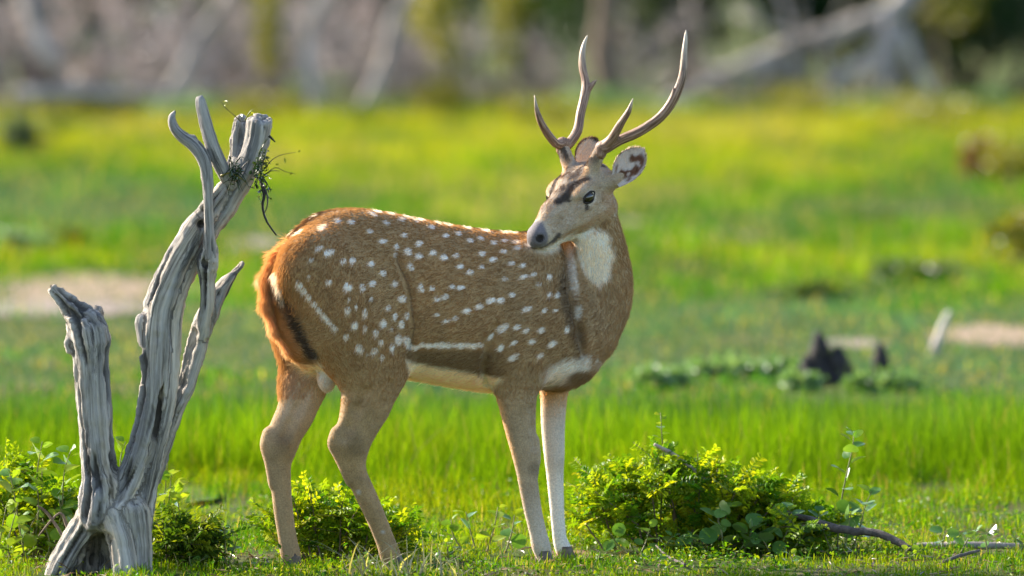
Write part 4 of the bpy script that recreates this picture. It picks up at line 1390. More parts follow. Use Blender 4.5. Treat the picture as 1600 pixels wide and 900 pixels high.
    # breast: pale patch and brown front
    br = np.clip(w['breast'] + w['trunk'] + w['neck'] + 0.6 * w['fore'], 0, 1) * (ur > 842)
    pv = np.interp(ur, [840, 870, 900, 930], [600, 578, 565, 560])
    c = mix(c, WHITE * np.array([0.92, 0.9, 0.9]), br * (1 - sstep(0.45, 1.35, np.hypot((ur - 888) / 46, (vr - 580 + (ur - 888) * 0.28) / 18) + 0.7 * nz + 0.3 * nzf)))
    c = mix(c, BROWN * 0.8, br * (1 - sstep(0.6, 1.2, np.hypot((ur - 912) / 22, (vr - 590) / 12))))
    # neck
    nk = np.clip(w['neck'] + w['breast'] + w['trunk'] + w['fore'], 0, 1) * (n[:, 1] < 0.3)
    ncol = np.array([0.40, 0.27, 0.145]) * (1 + 0.3 * nzf + 0.35 * nz)[:, None]
    c = mix(c, ncol, w['neck'] * sstep(890, 905, ur))
    c = mix(c, DARK * 1.8, nk * (1 - sstep(0.3, 1.5, np.hypot((ur - (885 + (vr - 450) * 0.18 + 5 * np.sin(vr * 0.05))) / 11, (vr - 475) / 82) + 0.9 * nz)) * 0.6)  # shade in the fold of neck and shoulder, painted into the coat
    c = mix(c, WHITE, nk * (1 - sstep(0.3, 1.3, np.hypot((ur - (898 + (vr - 450) * 0.10)) / 7.5, (vr - 425) / 48) + 1.0 * nz)) * 0.55)  # sunlit left edge of the neck, painted as a white bar
    c = mix(c, WHITE * 0.9, nk * (1 - sstep(3, 8, np.hypot(ur - 905, (vr - 490) * 0.5) + 6 * nz)) * 0.8)
    c = mix(c, WHITE, (w['neck'] + w['head']) * (1 - sstep(0.78, 1.10, np.hypot((ur - (929 + (vr - 400) * 0.10)) / (30 - 0.05 * (vr - 400)), (vr - 396) / 55) + 0.4 * nz + 0.2 * nzf)) * sstep(352, 366, vr) * (n[:, 1] < 0.2))
    # head
    h = to_head(p)
    f, l, z = h[:, 0], np.abs(h[:, 1]), h[:, 2]
    hd = np.clip(w['head'] + w['nose'] + w['pedicle'], 0, 1)
    hcol = np.array([0.47, 0.365, 0.265]) * (1 + 0.25 * nzf + 0.35 * nz)[:, None]
    hcol = mix(hcol, np.array([0.40, 0.24, 0.12]), (1 - sstep(0.012, 0.035, np.hypot(f + 0.05, z + 0.035))) * 0.5)
    hcol = mix(hcol, np.array([0.30, 0.25, 0.21]), (1 - sstep(0.01, 0.04, l)) * sstep(0.0, 0.05, z) * 0.7)
    # brow stripe from above the eye to the nose bridge, forehead chevron
    hcol = mix(hcol, DARK * 3, sstep(0.5, 0.62, fbm(p * 45 + 4, 2)) * (l < 0.034) * (z > 0.012) * (f < 0.05) * 0.85)
    hcol = mix(hcol, DARK * 2.2, (1 - sstep(0.008, 0.018, seg_dist(f, l, -0.035, 0.016, -0.012, 0.008) + 0.012 * nz)) * (z > 0.02) * 0.8)
    hcol = mix(hcol, ORANGE * 0.9, (1 - sstep(0.004, 0.010, seg_dist(f, l, -0.06, 0.030, 0.0, 0.036))) * (z > 0.015) * 0.5)
    hcol = mix(hcol, np.array([0.76, 0.70, 0.64]), (1 - sstep(0.014, 0.027, np.hypot(f - 0.004, (z - 0.002) * 1.2))) * (l > 0.03) * 0.75)
    hcol = mix(hcol, DARK * 1.2, (1 - sstep(0.003, 0.006, seg_dist(f, z, 0.016, -0.002, 0.027, -0.018))) * (l > 0.03) * 0.9)
    hcol = mix(hcol, np.array([0.42, 0.24, 0.10]), (1 - sstep(0.006, 0.016, seg_dist(f, z, -0.07, -0.062, 0.09, -0.060) )) * 0.55)
    hcol = mix(hcol, WHITE * 0.95, sstep(0.0, 0.008, -0.074 - z + 0.004 * nz) * (f > -0.05))
    hcol = mix(hcol, WHITE * 0.9, sstep(0.05, 0.09, f) * (1 - sstep(-0.066, -0.056, z)))
    hcol = mix(hcol, np.array([0.27, 0.21, 0.165]), (1 - sstep(0.010, 0.024, l)) * sstep(0.03, 0.05, f) * (1 - sstep(0.10, 0.135, f)) * (z > -0.03) * (0.35 + 0.9 * sstep(0.4, 0.6, fbm(p * 70, 2))))
    hcol = mix(hcol, DARK * 1.1, (1 - sstep(0.0045, 0.0105, seg_dist(f, l, -0.024, 0.040, 0.072, 0.018) + 0.012 * nz)) * (z > -0.012) * 0.95)
    # muzzle
    muz = sstep(0.139, 0.150, f + 0.35 * (z + 0.028) + 0.006 * nz) * sstep(-0.056, -0.048, z)
    hcol = mix(hcol, np.array([0.15, 0.13, 0.138]) * (1 + 0.9 * nz)[:, None], muz)
    hcol = mix(hcol, np.array([0.075, 0.06, 0.058]), (1 - sstep(0.002, 0.007, np.minimum(seg_dist(f, z, 0.165, -0.053, 0.126, -0.048), seg_dist(f, z, 0.128, -0.049, 0.116, -0.043) - 0.003))) * (l > 0.004) * 0.9)
    hcol = mix(hcol, DARK * 0.6, (1 - sstep(0.010, 0.0135, np.sqrt((f - 0.165) ** 2 + (l - 0.025) ** 2 + ((z + 0.022) * 1.1) ** 2))))
    # pedicles: dark front
    pd = w['pedicle'] * sstep(0.055, 0.075, z)
    hcol = mix(hcol, DARK * 1.5, pd * (n @ HR[:, 0] > 0.15) * (h[:, 1] < 0.0) * 0.9)
    hcol = mix(hcol, DARK * 3, pd * (n @ HR[:, 0] > 0.5) * (h[:, 1] > 0.0) * 0.7)
    # dark ear root
    hcol = mix(hcol, DARK * 1.3, (1 - sstep(0.006, 0.013, np.sqrt((f + 0.092) ** 2 + (l - 0.072) ** 2 + (z + 0.012) ** 2))) * 0.8)
    c = mix(c, hcol, hd)
    return np.clip(c, 0.004, 0.92)


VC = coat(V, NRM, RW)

mk, nt, out = new_mat('deer_skin')
_c = N(nt, 'ShaderNodeAttribute', attribute_name='tone')
_t = N(nt, 'ShaderNodeTexCoord')
_z = N(nt, 'ShaderNodeTexNoise', {'Vector': _t.outputs['Object'], 'Scale': 260.0, 'Detail': 3.0})
_b = N(nt, 'ShaderNodeBump', {'Height': _z.outputs[0], 'Strength': 0.5, 'Distance': 0.002})
_g = ramp(nt, _z.outputs[0], [(0.3, (0.7, 0.7, 0.7)), (0.7, (1.1, 1.1, 1.1))])
_m = N(nt, 'ShaderNodeMix', {6: _c.outputs[0], 7: _g}, data_type='RGBA', blend_type='MULTIPLY')
_m.inputs[0].default_value = 1
_p = N(nt, 'ShaderNodeBsdfPrincipled', {'Base Color': _m.outputs[2], 'Roughness': 0.75, 'Specular IOR Level': 0.25, 'Sheen Weight': 0.2, 'Normal': _b.outputs[0]})
nt.links.new(_p.outputs[0], out.inputs[0])

mfur, nt, out = new_mat('deer_fur')
_c = N(nt, 'ShaderNodeAttribute', attribute_name='coat')
_hd = N(nt, 'ShaderNodeBsdfDiffuse', {'Color': _c.outputs[0]})
_wt = N(nt, 'ShaderNodeMix', {6: _c.outputs[0], 7: (1.5, 1.22, 0.85, 1)}, data_type='RGBA', blend_type='MULTIPLY')
_wt.inputs[0].default_value = 1
_ht = N(nt, 'ShaderNodeBsdfTranslucent', {'Color': _wt.outputs[2]})
_hm = N(nt, 'ShaderNodeMixShader', {0: 0.48, 1: _hd.outputs[0], 2: _ht.outputs[0]})
_hg = N(nt, 'ShaderNodeBsdfHair', {'Color': (0.9, 0.85, 0.8, 1), 'RoughnessU': 0.3, 'RoughnessV': 0.6})
_hx = N(nt, 'ShaderNodeMixShader', {0: 0.02, 1: _hm.outputs[0], 2: _hg.outputs[0]})
nt.links.new(_hx.outputs[0], out.inputs[0])

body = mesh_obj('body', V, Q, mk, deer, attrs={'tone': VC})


def make_fur(name, V, Q, NRM, FLOW, colfn, lenfn, n, parent, lift=0.25, radius=0.00042, jit=0.16, dens=None):
    T = np.concatenate([Q[:, [0, 1, 2]], Q[:, [0, 2, 3]]])
    ar = np.linalg.norm(np.cross(V[T[:, 1]] - V[T[:, 0]], V[T[:, 2]] - V[T[:, 0]]), axis=1)
    if dens is not None:
        ar = ar * dens[T].mean(1)
    ti = rng.choice(len(T), n, p=ar / ar.sum())
    a, b = rng.random(n), rng.random(n)
    m = a + b > 1
    a[m], b[m] = 1 - a[m], 1 - b[m]
    B = np.stack([1 - a - b, a, b], 1)
    t = T[ti]
    pick = lambda A: (A[t] * B[..., None]).sum(1)
    p, nn, fl = pick(V), nrm(pick(NRM)), pick(FLOW)
    # clumpy waviness of the coat
    wob = np.stack([fbm(p * 22 + 5 * i, 2) - 0.5 for i in range(3)], 1)
    fl = nrm(fl) + 0.28 * wob
    fl = nrm(fl - (fl * nn).sum(1, keepdims=True) * nn)
    L, lf = lenfn(p, pick, t, B)
    d = nrm(fl + nn * (lift * lf)[:, None] + jit * rng.normal(size=(n, 3)))
    d2 = nrm(d - 0.28 * nn * lf[:, None] + 0.12 * rng.normal(size=(n, 3)))
    L = L * rng.uniform(0.6, 1.25, n)
    p0 = p - nn * 0.001
    p1 = p0 + d * (L * 0.45)[:, None]
    p2 = p1 + nrm(d + d2) * (L * 0.3)[:, None]
    p3 = p2 + d2 * (L * 0.3)[:, None]
    col = colfn(p, nn, pick) * rng.uniform(0.82, 1.2, (n, 1))
    cu = bpy.data.hair_curves.new(name)
    cu.add_curves([4] * n)
    cu.attributes['position'].data.foreach_set('vector', np.stack([p0, p1, p2, p3], 1).astype(np.float32).ravel())
    ra = cu.attributes.get('radius') or cu.attributes.new('radius', 'FLOAT', 'POINT')
    ra.data.foreach_set('value', np.tile(np.array([1.0, 0.9, 0.65, 0.12], np.float32) * radius, n))
    ca = cu.attributes.new('coat', 'FLOAT_COLOR', 'CURVE')
    ca.data.foreach_set('color', np.concatenate([np.clip(col, 0.003, 0.95), np.ones((n, 1))], 1).astype(np.float32).ravel())
    cu.materials.append(mfur)
    o = bpy.data.objects.new(name, cu)
    COL.objects.link(o)
    return place(o, parent)


def body_len(p, pick, t, B):
    w = {k: (RW[t, i] * B).sum(1) for i, k in enumerate(REGN)}
    u, v = proj(p)
    L = 0.0135 * (w['trunk'] + w['breast'] + w['pouch']) + 0.016 * w['neck'] + 0.0075 * w['head'] + 0.0035 * w['nose'] + 0.008 * w['pedicle']
    leg = w['hind'] + w['hind_far'] + w['fore'] + w['fore_far']
    L = L + leg * (0.0135 - 0.0085 * sstep(540, 660, v))
    rump = 1 - sstep(10, 70, u - np.interp(v, [330, 430, 500, 600], [455, 405, 425, 440]))
    L = L + 0.008 * rump * (v < 620)
    L = L + 0.007 * sstep(572, 590, v) * w['trunk']
    h = to_head(p)
    L = np.where((h[:, 0] > 0.13) & (w['head'] + w['nose'] > 0.5) & (h[:, 2] > -0.052), 0.0012, L)      # bare nose
    L = np.where((np.hypot(h[:, 0] - 0.004, h[:, 2] - 0.004) < 0.0155) & (np.abs(h[:, 1]) > 0.04) & (w['head'] > 0.5), 0.002, L)
    return L, 1 + 0.9 * rump * (v < 620)


_uv = proj(V)
DENS = 1 + 1.2 * (RW[:, REGN.index('head')]) + 0.8 * RW[:, REGN.index('fore')] * (_uv[1] > 600) + 0.8 * RW[:, REGN.index('hind')] * (_uv[1] > 620)
DENS *= np.where((V - B0) @ BN > -0.10, 1.0, 0.55)
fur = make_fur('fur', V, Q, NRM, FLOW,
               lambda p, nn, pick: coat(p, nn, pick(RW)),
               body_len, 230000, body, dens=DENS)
tag(fur, label='short brown coat with rows of white spots')

# ---- tail
tf = Field((-0.72, -0.50, 0.42), (-0.42, 0.12, 0.92), 0.004)
TL = [(456, 380, 0.0, 10), (434, 406, 0.0, 11), (420, 438, 0.0, 11), (421, 475, 0.0, 11), (434, 510, 0.0, 10), (455, 542, 0.0, 8), (480, 566, 0.0, 4)]
for a, b in zip(TL[:-1], TL[1:]):
    A, B_ = DP(*a[:3]) - BE * 0.012, DP(*b[:3]) - BE * 0.012
    tf.cone(A, B_, a[3] * PX * 0.62, b[3] * PX * 0.62, 0.02, nrm(B_ - A), (BE, 0.6))
TV, TQ, TI = tf.mesh()
TN = vnormals(TV, TQ)
if (TN * (TV - TV.mean(0))).sum() < 0:
    TQ, TN = TQ[:, ::-1], -TN
TFL = relax(TV, TQ, np.array([m for m in tf.meta])[np.clip(TI, 0, None)], 8)
TCU = np.array([(a[0], a[1]) for a in TL], float)


def tail_col(p, nn, pick=None):
    u, v = proj(p)
    cx = np.interp(v, TCU[:, 1], TCU[:, 0])
    nz = fbm(p * 60, 2) - 0.5
    c = np.tile(np.array([0.62, 0.37, 0.165]), (len(p), 1)) * (1 + 0.5 * nz)[:, None]
    x = u - cx
    c = mix(c, WHITE, (1 - sstep(2, 9, np.hypot(u - 403, (v - 432) * 0.6))) * 0.9)
    c = mix(c, WHITE * 0.95, sstep(6, 11, x) * (v > 418) * (1 - sstep(465, 480, v)) * 0.9)
    c = mix(c, DARK * 1.4, sstep(3, 9, x + 10 * nz) * sstep(440, 465, v) * 0.85)  # shadow side towards the thigh, painted into the tail colour
    c = mix(c, np.array([0.80, 0.62, 0.42]), sstep(3, 12, -x) * sstep(470, 500, v) * 0.5)
    return np.clip(c, 0.004, 0.92)


tail = mesh_obj('tail', TV, TQ, mk, deer, attrs={'tone': tail_col(TV, TN)})
tag(tail, label='orange tail with a white inner fringe and a painted shadow side hanging down')
make_fur('fur', TV, TQ, TN, TFL, tail_col, lambda p, pick, t, B: (np.full(len(p), 0.026), np.full(len(p), 1.0)), 9000, tail, lift=0.36, jit=0.28)

# ---- eyes
def uv_sphere(c, axes, r, nu=24, nv=16):
    th = np.linspace(0, math.pi, nv)
    ph = np.linspace(0, 2 * math.pi, nu, endpoint=False)
    g = np.stack([np.outer(np.sin(th), np.cos(ph)), np.outer(np.sin(th), np.sin(ph)), np.outer(np.cos(th), np.ones(nu))], -1)
    v = c + (g.reshape(-1, 3) * np.asarray(r)) @ axes
    i = np.arange(nu * nv).reshape(nv, nu)
    q = np.stack([i[:-1], i[1:], np.roll(i[1:], -1, 1), np.roll(i[:-1], -1, 1)], -1).reshape(-1, 4)
    return v, q


meye, nt, out = new_mat('deer_eye')
_p = N(nt, 'ShaderNodeBsdfPrincipled', {'Base Color': (0.012, 0.007, 0.005, 1), 'Roughness': 0.06, 'Specular IOR Level': 0.6, 'Coat Weight': 0.6, 'Coat Roughness': 0.03})
nt.links.new(_p.outputs[0], out.inputs[0])
mlid = rough_mat('eyelid_skin', (0.025, 0.018, 0.016), rough=0.5)
for s in (1, -1):
    ev, eq = uv_sphere(H(0.004, 0.0520 * s, 0.004), HAX, (0.0185, 0.0135, 0.0150))
    eye = mesh_obj('eye', ev, eq, meye, deer)
    tb = Tubes()
    an = np.linspace(0, 2 * math.pi, 25)
    ring = [H(0.004 + 0.0182 * math.cos(x) + (0.003 if abs(math.cos(x)) > 0.93 else 0) * math.cos(x), (0.0600 - 0.004 * abs(math.cos(x))) * s, 0.004 + 0.0125 * math.sin(x) - 0.0012 * math.cos(x)) for x in an]
    tb.add(ring, [0.0024] * 25, 6)
    o = tb.build('eyelid', mlid, eye)

# ---- antlers: each grows as one piece of bone
mant, nt, out = new_mat('antler_bone')
_a = N(nt, 'ShaderNodeAttribute', attribute_name='vecgrain')
_z = N(nt, 'ShaderNodeTexNoise', {'Vector': _a.outputs['Vector'], 'Scale': 260.0, 'Detail': 4.0, 'Roughness': 0.6})
_tp = N(nt, 'ShaderNodeAttribute', attribute_name='tip')
_c1 = ramp(nt, _z.outputs[0], [(0.32, (0.060, 0.030, 0.020)), (0.48, (0.20, 0.108, 0.070)), (0.70, (0.45, 0.30, 0.21))])
_mx = N(nt, 'ShaderNodeMix', {0: _tp.outputs['Fac'], 6: _c1, 7: (0.72, 0.62, 0.50, 1)}, data_type='RGBA')
_bp = N(nt, 'ShaderNodeBump', {'Height': _z.outputs[0], 'Strength': 0.8, 'Distance': 0.002})
_p = N(nt, 'ShaderNodeBsdfPrincipled', {'Base Color': _mx.outputs[2], 'Roughness': 0.5, 'Specular IOR Level': 0.4, 'Normal': _bp.outputs[0]})
nt.links.new(_p.outputs[0], out.inputs[0])


def antler(chains, label):
    pts = np.concatenate([np.array([P(u, v, y) for u, v, y, r in c]) for c in chains])
    ff = Field(pts.min(0) - 0.03, pts.max(0) + 0.03, 0.0026)
    frames, tips = [], []
    for c in chains:
        q = np.array([[*P(u, v, y), r * PX] for u, v, y, r in c])
        q = spline(q, (len(q) - 1) * 3 + 1)
        q[:, 3] = np.maximum(q[:, 3] * 0.86, 0.0013)
        ff.limb(q, 0.004, [None] * (len(q) - 1))
        frames += grain_frames(q)
        tips += list(np.arange(len(q) - 1) / len(q))
    AV, AQ, AI = ff.mesh()
    AN = vnormals(AV, AQ)
    if (AN * (AV - AV.mean(0))).sum() < 0:
        AQ, AN = AQ[:, ::-1], -AN
    AI = np.clip(AI, 0, None)
    grain = grain_coords(AV, frames, AI, 0.06)
    tip = relax(AV, AQ, sstep(0.60, 0.98, np.array(tips))[AI][:, None], 6)[:, 0]
    AV = AV + AN * ((vnoise(grain * 420) - 0.5) * 0.0016 * (1 - 0.7 * tip))[:, None]
    o = mesh_obj('antler', AV, AQ, mant, deer, attrs={'vecgrain': grain, 'tip': tip * 0.85})
    tag(o, label=label)
    return o


pN, pF = H(-0.083, 0.058, 0.090), H(-0.083, -0.058, 0.090)
_un, _vn = proj(pN)
_uf, _vf = proj(pF)
yN, yF = pN[1], pF[1]
antler([[(_un, _vn + 6, yN, 11), (_un + 2, _vn - 4, yN, 11.5), (_un + 9, 231, yN - .005, 10), (968, 219, yN - .01, 9.6), (1000, 205, yN - .02, 9.3), (1033, 182, yN - .03, 9), (1054, 152, yN - .035, 8.6),
         (1066, 120, yN - .03, 7.4), (1069, 85, yN - .02, 5.6), (1071, 62, yN - .012, 3.8), (1072, 47, yN - .008, 1.2)],
        [(_un + 2, _vn - 4, yN, 10), (955, 218, yN - .02, 8.8), (970, 193, yN - .045, 7), (982, 174, yN - .06, 5), (989, 154, yN - .065, 1.2)],
        [(1050, 158, yN - .035, 5), (1052, 139, yN - .042, 1.6)]],
       'antler with a long outward curving beam and one short knob')
antler([[(_uf, _vf + 6, yF, 11), (_uf + 1, _vf - 4, yF, 12), (_uf + 9, 226, yF + .01, 9.5), (902, 205, yF + .025, 8.6), (907, 178, yF + .05, 8.4), (914, 148, yF + .075, 8.6), (915, 128, yF + .09, 7.6),
         (910, 105, yF + .105, 6.8), (910, 84, yF + .115, 5.6), (913, 68, yF + .122, 3.8), (918, 55, yF + .126, 1.2)],
        [(_uf, _vf - 5, yF, 9.5), (868, 224, yF - .03, 8), (850, 200, yF - .06, 6.8), (840, 177, yF - .075, 5), (835, 148, yF - .08, 1.2)],
        [(913, 150, yF + .075, 6), (923, 135, yF + .08, 5.2), (932, 125, yF + .082, 1.5)]],
       'upright antler with a forked beam and a forward brow tine')

# ---- ears: cupped shells
def ear(base, tip, face, width, label, inner_fn, cup=0.35):
    ax = tip - base
    Ln = np.linalg.norm(ax)
    e = ax / Ln
    face = nrm(face - (face @ e) * e)
    side = np.cross(e, face)
    nu, nv = 22, 26
    s = np.linspace(-1, 1, nu)
    t = np.linspace(0, 1, nv)
    prof = np.interp(t, [0, .12, .3, .5, .68, .82, .92, 1], [.34, .58, .88, 1, .93, .70, .44, .06])
    S, T = np.meshgrid(s, t)
    Wd = prof[:, None] * width / 2
    cupd = cup * (1 - 0.45 * T)
    inner = base + T[..., None] * ax + (S * Wd)[..., None] * side + ((np.abs(S) ** 2 * Wd * cupd * 1.3))[..., None] * face + (0.012 * T * (1 - T))[..., None] * face
    thick = 0.0045 * (1 - 0.85 * np.abs(S) ** 3) * (1 - 0.6 * T)
    outer = inner - thick[..., None] * face
    v = np.concatenate([inner.reshape(-1, 3), outer.reshape(-1, 3)])
    i = np.arange(nu * nv).reshape(nv, nu)
    j = i + nu * nv
    qi = np.stack([i[:-1, :-1], i[:-1, 1:], i[1:, 1:], i[1:, :-1]], -1).reshape(-1, 4)
    qo = np.stack([j[:-1, :-1], j[1:, :-1], j[1:, 1:], j[:-1, 1:]], -1).reshape(-1, 4)
    ed = []
    for A, B_ in ((i[:, 0], j[:, 0]), (i[:, -1], j[:, -1]), (i[-1], j[-1])):
        ed.append(np.stack([A[:-1], A[1:], B_[1:], B_[:-1]], -1))
    q = np.concatenate([qi, qo] + ed)
    col = np.concatenate([inner_fn(S.ravel(), T.ravel(), inner.reshape(-1, 3)), np.tile(np.array([0.34, 0.24, 0.16]), (nu * nv, 1))])
    edge = (np.abs(np.concatenate([S.ravel(), S.ravel()])) > 0.9) | (np.concatenate([T.ravel(), T.ravel()]) > 0.93)
    outm = np.arange(len(v)) >= nu * nv
    col[edge & outm] = DARK * 1.5
    nn = vnormals(v, q)
    o = mesh_obj('ear', v, q, mear, deer, attrs={'tone': col})
    tag(o, label=label)
    fl = np.tile(nrm(e[None] + 0.0), (len(v), 1)) + 0.5 * np.concatenate([np.sign(S.ravel()) * (np.abs(S.ravel()) > 0.5)] * 2)[:, None] * side
    make_fur('fur', v, np.concatenate([qi, qo]), nn, fl, lambda p, n_, pick: pick(col), lambda p, pick, t_, B: (np.full(len(p), 0.007), np.full(len(p), 1.0)), 5200, o, lift=0.35, radius=0.00034)
    return o


mear, nt, out = new_mat('ear_skin')
_c = N(nt, 'ShaderNodeAttribute', attribute_name='tone')
_d = N(nt, 'ShaderNodeBsdfDiffuse', {'Color': _c.outputs[0]})
_r = N(nt, 'ShaderNodeBsdfTranslucent', {'Color': (0.5, 0.22, 0.14, 1)})
_m = N(nt, 'ShaderNodeMixShader', {0: 0.25, 1: _d.outputs[0], 2: _r.outputs[0]})
nt.links.new(_m.outputs[0], out.inputs[0])


def inner_near(S, T, p):
    c = np.tile(np.array([0.74, 0.68, 0.66]), (len(S), 1))
    nz = fbm(p * 55, 3)
    c = mix(c, np.array([0.20, 0.10, 0.065]), sstep(0.46, 0.58, nz + 0.12 * S + 0.10 * (T - 0.5)) * (1 - sstep(0.70, 0.95, np.abs(S))) * sstep(0.12, 0.25, T) * (1 - sstep(0.8, 0.95, T)))
    return c


def inner_far(S, T, p):
    return mix(np.tile(np.array([0.80, 0.68, 0.56]), (len(S), 1)), np.array([0.10, 0.05, 0.04]), sstep(0.80, 0.95, np.maximum(-S, T)))


_eb = H(-0.103, 0.066, 0.010)
ear(P(963, 288, _eb[1] - 0.012), P(1005, 232, _eb[1] - 0.012), np.array([-0.35, -1.0, 0.05]), 0.080, 'ear with pale brown-blotched inside', inner_near, 0.30)
_eb = H(-0.103, -0.060, 0.012)
ear(P(902, 258, _eb[1] - 0.01), P(931, 216, _eb[1] + 0.02), np.array([-0.35, -0.9, -0.1]), 0.052, 'ear seen from its pale back with a dark edge', inner_far, 0.55)

# ---- whiskers
cu_pts = []
for s in (1, -1):
    for k in range(26):
        a = H(random.uniform(0.10, 0.16), s * random.uniform(0.004, 0.014), -0.062 + random.uniform(-0.004, 0.006))
        d = HR @ np.array([random.uniform(-0.2, 0.6), s * random.uniform(0.0, 0.5), -1.0])
        cu_pts.append((a, a + nrm(d) * random.uniform(0.010, 0.026)))
tb = Tubes()
for a, b in cu_pts:
    tb.add([a, (a + b) / 2 + np.array([0, 0, -0.001]), b], [0.0003, 0.00025, 0.0001], 3)
tb.build('whiskers', rough_mat('whisker', (0.7, 0.62, 0.5), rough=0.4), deer)['kind'] = 'stuff'

# ---- cloven hooves
mhoof = rough_mat('hoof_horn', stops=[(0.3, (0.06, 0.045, 0.035)), (0.7, (0.16, 0.12, 0.09))], scale=60, rough=0.45)
for (u, v, lat, dr) in ((619, 897, .085, 1), (459, 893, -.085, 1), (851, 882, .07, 1), (885, 879, -.07, 1)):
    c = DP(u, v, lat)
    c[2] = 0.0
    vs, qs = [], []
    for s in (1, -1):
        prof = [(-0.028, 0.020, 0.0), (0.034, 0.004, 0.0), (0.010, 0.010, 0.045), (-0.020, 0.012, 0.058)]
        ring0, rows = [], []
        for z in np.linspace(0, 1, 5):
            L0, L1 = -0.026 + 0.006 * z, 0.030 - 0.020 * z ** 0.8
            row = []
            for x in np.linspace(0, 2 * math.pi, 12, endpoint=False):
                xx = (L0 + L1) / 2 + (L1 - L0) / 2 * math.cos(x)
                wd = (0.0115 - 0.002 * z) * (0.55 + 0.45 * (1 - max(0, math.cos(x))))
                yy = s * 0.0125 + wd * math.sin(x)
                row.append(c + BE * xx + BN * yy + np.array([0, 0, -0.004 + 0.042 * z]))
            rows.append(row)
        n0 = len(vs)
        for r in rows:
            vs += r
        i = n0 + np.arange(60).reshape(5, 12)
        qs.append(np.stack([i[:-1], np.roll(i[:-1], -1, 1), np.roll(i[1:], -1, 1), i[1:]], -1).reshape(-1, 4))
        qs.append(np.array([[i[4, k], i[4, k + 1], i[4, 11 - k - 1], i[4, 11 - k]] for k in range(5)]))
        qs.append(np.array([[i[0, 11 - k], i[0, 11 - k - 1], i[0, k + 1], i[0, k]] for k in range(5)]))
    mesh_obj('hoof', np.array(vs), np.concatenate(qs), mhoof, deer)

# ------------------------------------------------------------------ near plants
def leaf_mesh(name, mat, outline, fold=0.25, droop=0.15, petiole=0.25):
    """a single broad leaf, unit length along +Y, with a midrib fold and a short stalk"""
    t = np.array([0.0, 0.12, 0.3, 0.5, 0.7, 0.87, 1.0])
    w = np.array(outline)
    vs = []
    for a, b in zip(t, w):
        y = petiole + a
        z = -droop * a * a
        for s in (-1, -0.55, 0, 0.55, 1):
            vs.append((s * b, y, z + fold * abs(s) * b * (1.2 - 0.4 * abs(s))))
    i = np.arange(35).reshape(7, 5)
    q = np.stack([i[:-1, :-1], i[:-1, 1:], i[1:, 1:], i[1:, :-1]], -1).reshape(-1, 4)
    n0 = len(vs)
    vs += [(-0.018, 0, 0), (0.018, 0, 0), (0.012, petiole + 0.03, 0.001), (-0.012, petiole + 0.03, 0.001)]
    q = np.concatenate([q, [[n0, n0 + 1, n0 + 2, n0 + 3]]])
    me = bpy.data.meshes.new(name)
    me.from_pydata([tuple(x) for x in vs], [], [tuple(int(k) for k in x) for x in q])
    me.polygons.foreach_set('use_smooth', [True] * len(me.polygons))
    me.materials.append(mat)
    return me


mbroad = foliage_mat('broad_leaf', tint=[(0.2, (0.060, 0.16, 0.035)), (0.5, (0.11, 0.24, 0.055)), (0.8, (0.19, 0.33, 0.07))], trans=0.45, warm=(1.5, 1.3, 0.3), gloss=0.05, rough=0.35)
mlight = foliage_mat('young_leaf', tint=[(0.2, (0.10, 0.22, 0.020)), (0.5, (0.20, 0.33, 0.028)), (0.8, (0.32, 0.40, 0.04))], trans=0.5, warm=(1.3, 1.2, 0.3), gloss=0.04, rough=0.35)
mstem = rough_mat('green_stem', stops=[(0.3, (0.10, 0.10, 0.04)), (0.7, (0.20, 0.20, 0.08))], scale=40, rough=0.6)
OV = (0.05, 0.26, 0.40, 0.42, 0.36, 0.22, 0.02)
RD = (0.08, 0.34, 0.47, 0.50, 0.46, 0.33, 0.08)
LN = (0.04, 0.15, 0.24, 0.26, 0.21, 0.12, 0.01)
LM = {'round': leaf_mesh('round_leaf', mbroad, RD, 0.22, 0.12), 'oval': leaf_mesh('oval_leaf', mbroad, OV, 0.3, 0.2), 'young': leaf_mesh('young_leaf', mlight, OV, 0.3, 0.18), 'long': leaf_mesh('long_leaf', mlight, LN, 0.35, 0.3)}


def add_leaf(parent, kind, pos, d, up, size):
    d = nrm(np.asarray(d, float))
    x = nrm(np.cross(d, up))
    z = np.cross(x, d)
    o = bpy.data.objects.new('leaf', LM[kind])
    COL.objects.link(o)
    o.parent = parent
    M = Matrix(((x[0], d[0], z[0], 0), (x[1], d[1], z[1], 0), (x[2], d[2], z[2], 0), (0, 0, 0, 1)))
    o.rotation_euler = M.to_euler()
    o.location = Vector(pos - np.array(parent.location))
    o.scale = (size, size, size)
    return o


def herb(name, label, stems, kinds, size, per, group=None, flop=0.5):
    """stems: list of polylines in space; leaves set alternately along them"""
    b = np.array(stems[0][0], float)
    t = tag(empty(name, (b[0], b[1], 0)), label, 'plant', group)
    tb = Tubes()
    for s in stems:
        q = spline(s, 12)
        tb.add(q, np.linspace(0.0028, 0.0011, 12), 5)
    tb.build('stem', mstem, t)
    for s in stems:
        q = spline(s, 40)
        L = len(q)
        az = rng.uniform(0, 6.28)
        for k in range(per):
            f = 0.18 + 0.82 * k / max(per - 1, 1)
            i = min(int(f * (L - 1)), L - 2)
            az += 2.4
            tang = nrm(q[i + 1] - q[i])
            d = nrm(np.array([math.cos(az), math.sin(az), rng.normal(0.15, 0.35)]) + 0.4 * tang)
            add_leaf(t, random.choice(kinds), q[i], d, nrm(np.array([0, 0, 1.0]) + flop * rng.normal(size=3)), size * rng.uniform(0.65, 1.2) * (1.0 if f < 0.85 else 0.75))
    return t


def stem_px(pts, y):
    q = [P(u, v, y + (rng.normal(0, 0.012) if i else 0)) for i, (u, v) in enumerate(pts)]
    q[0][2] = 0.0
    return q


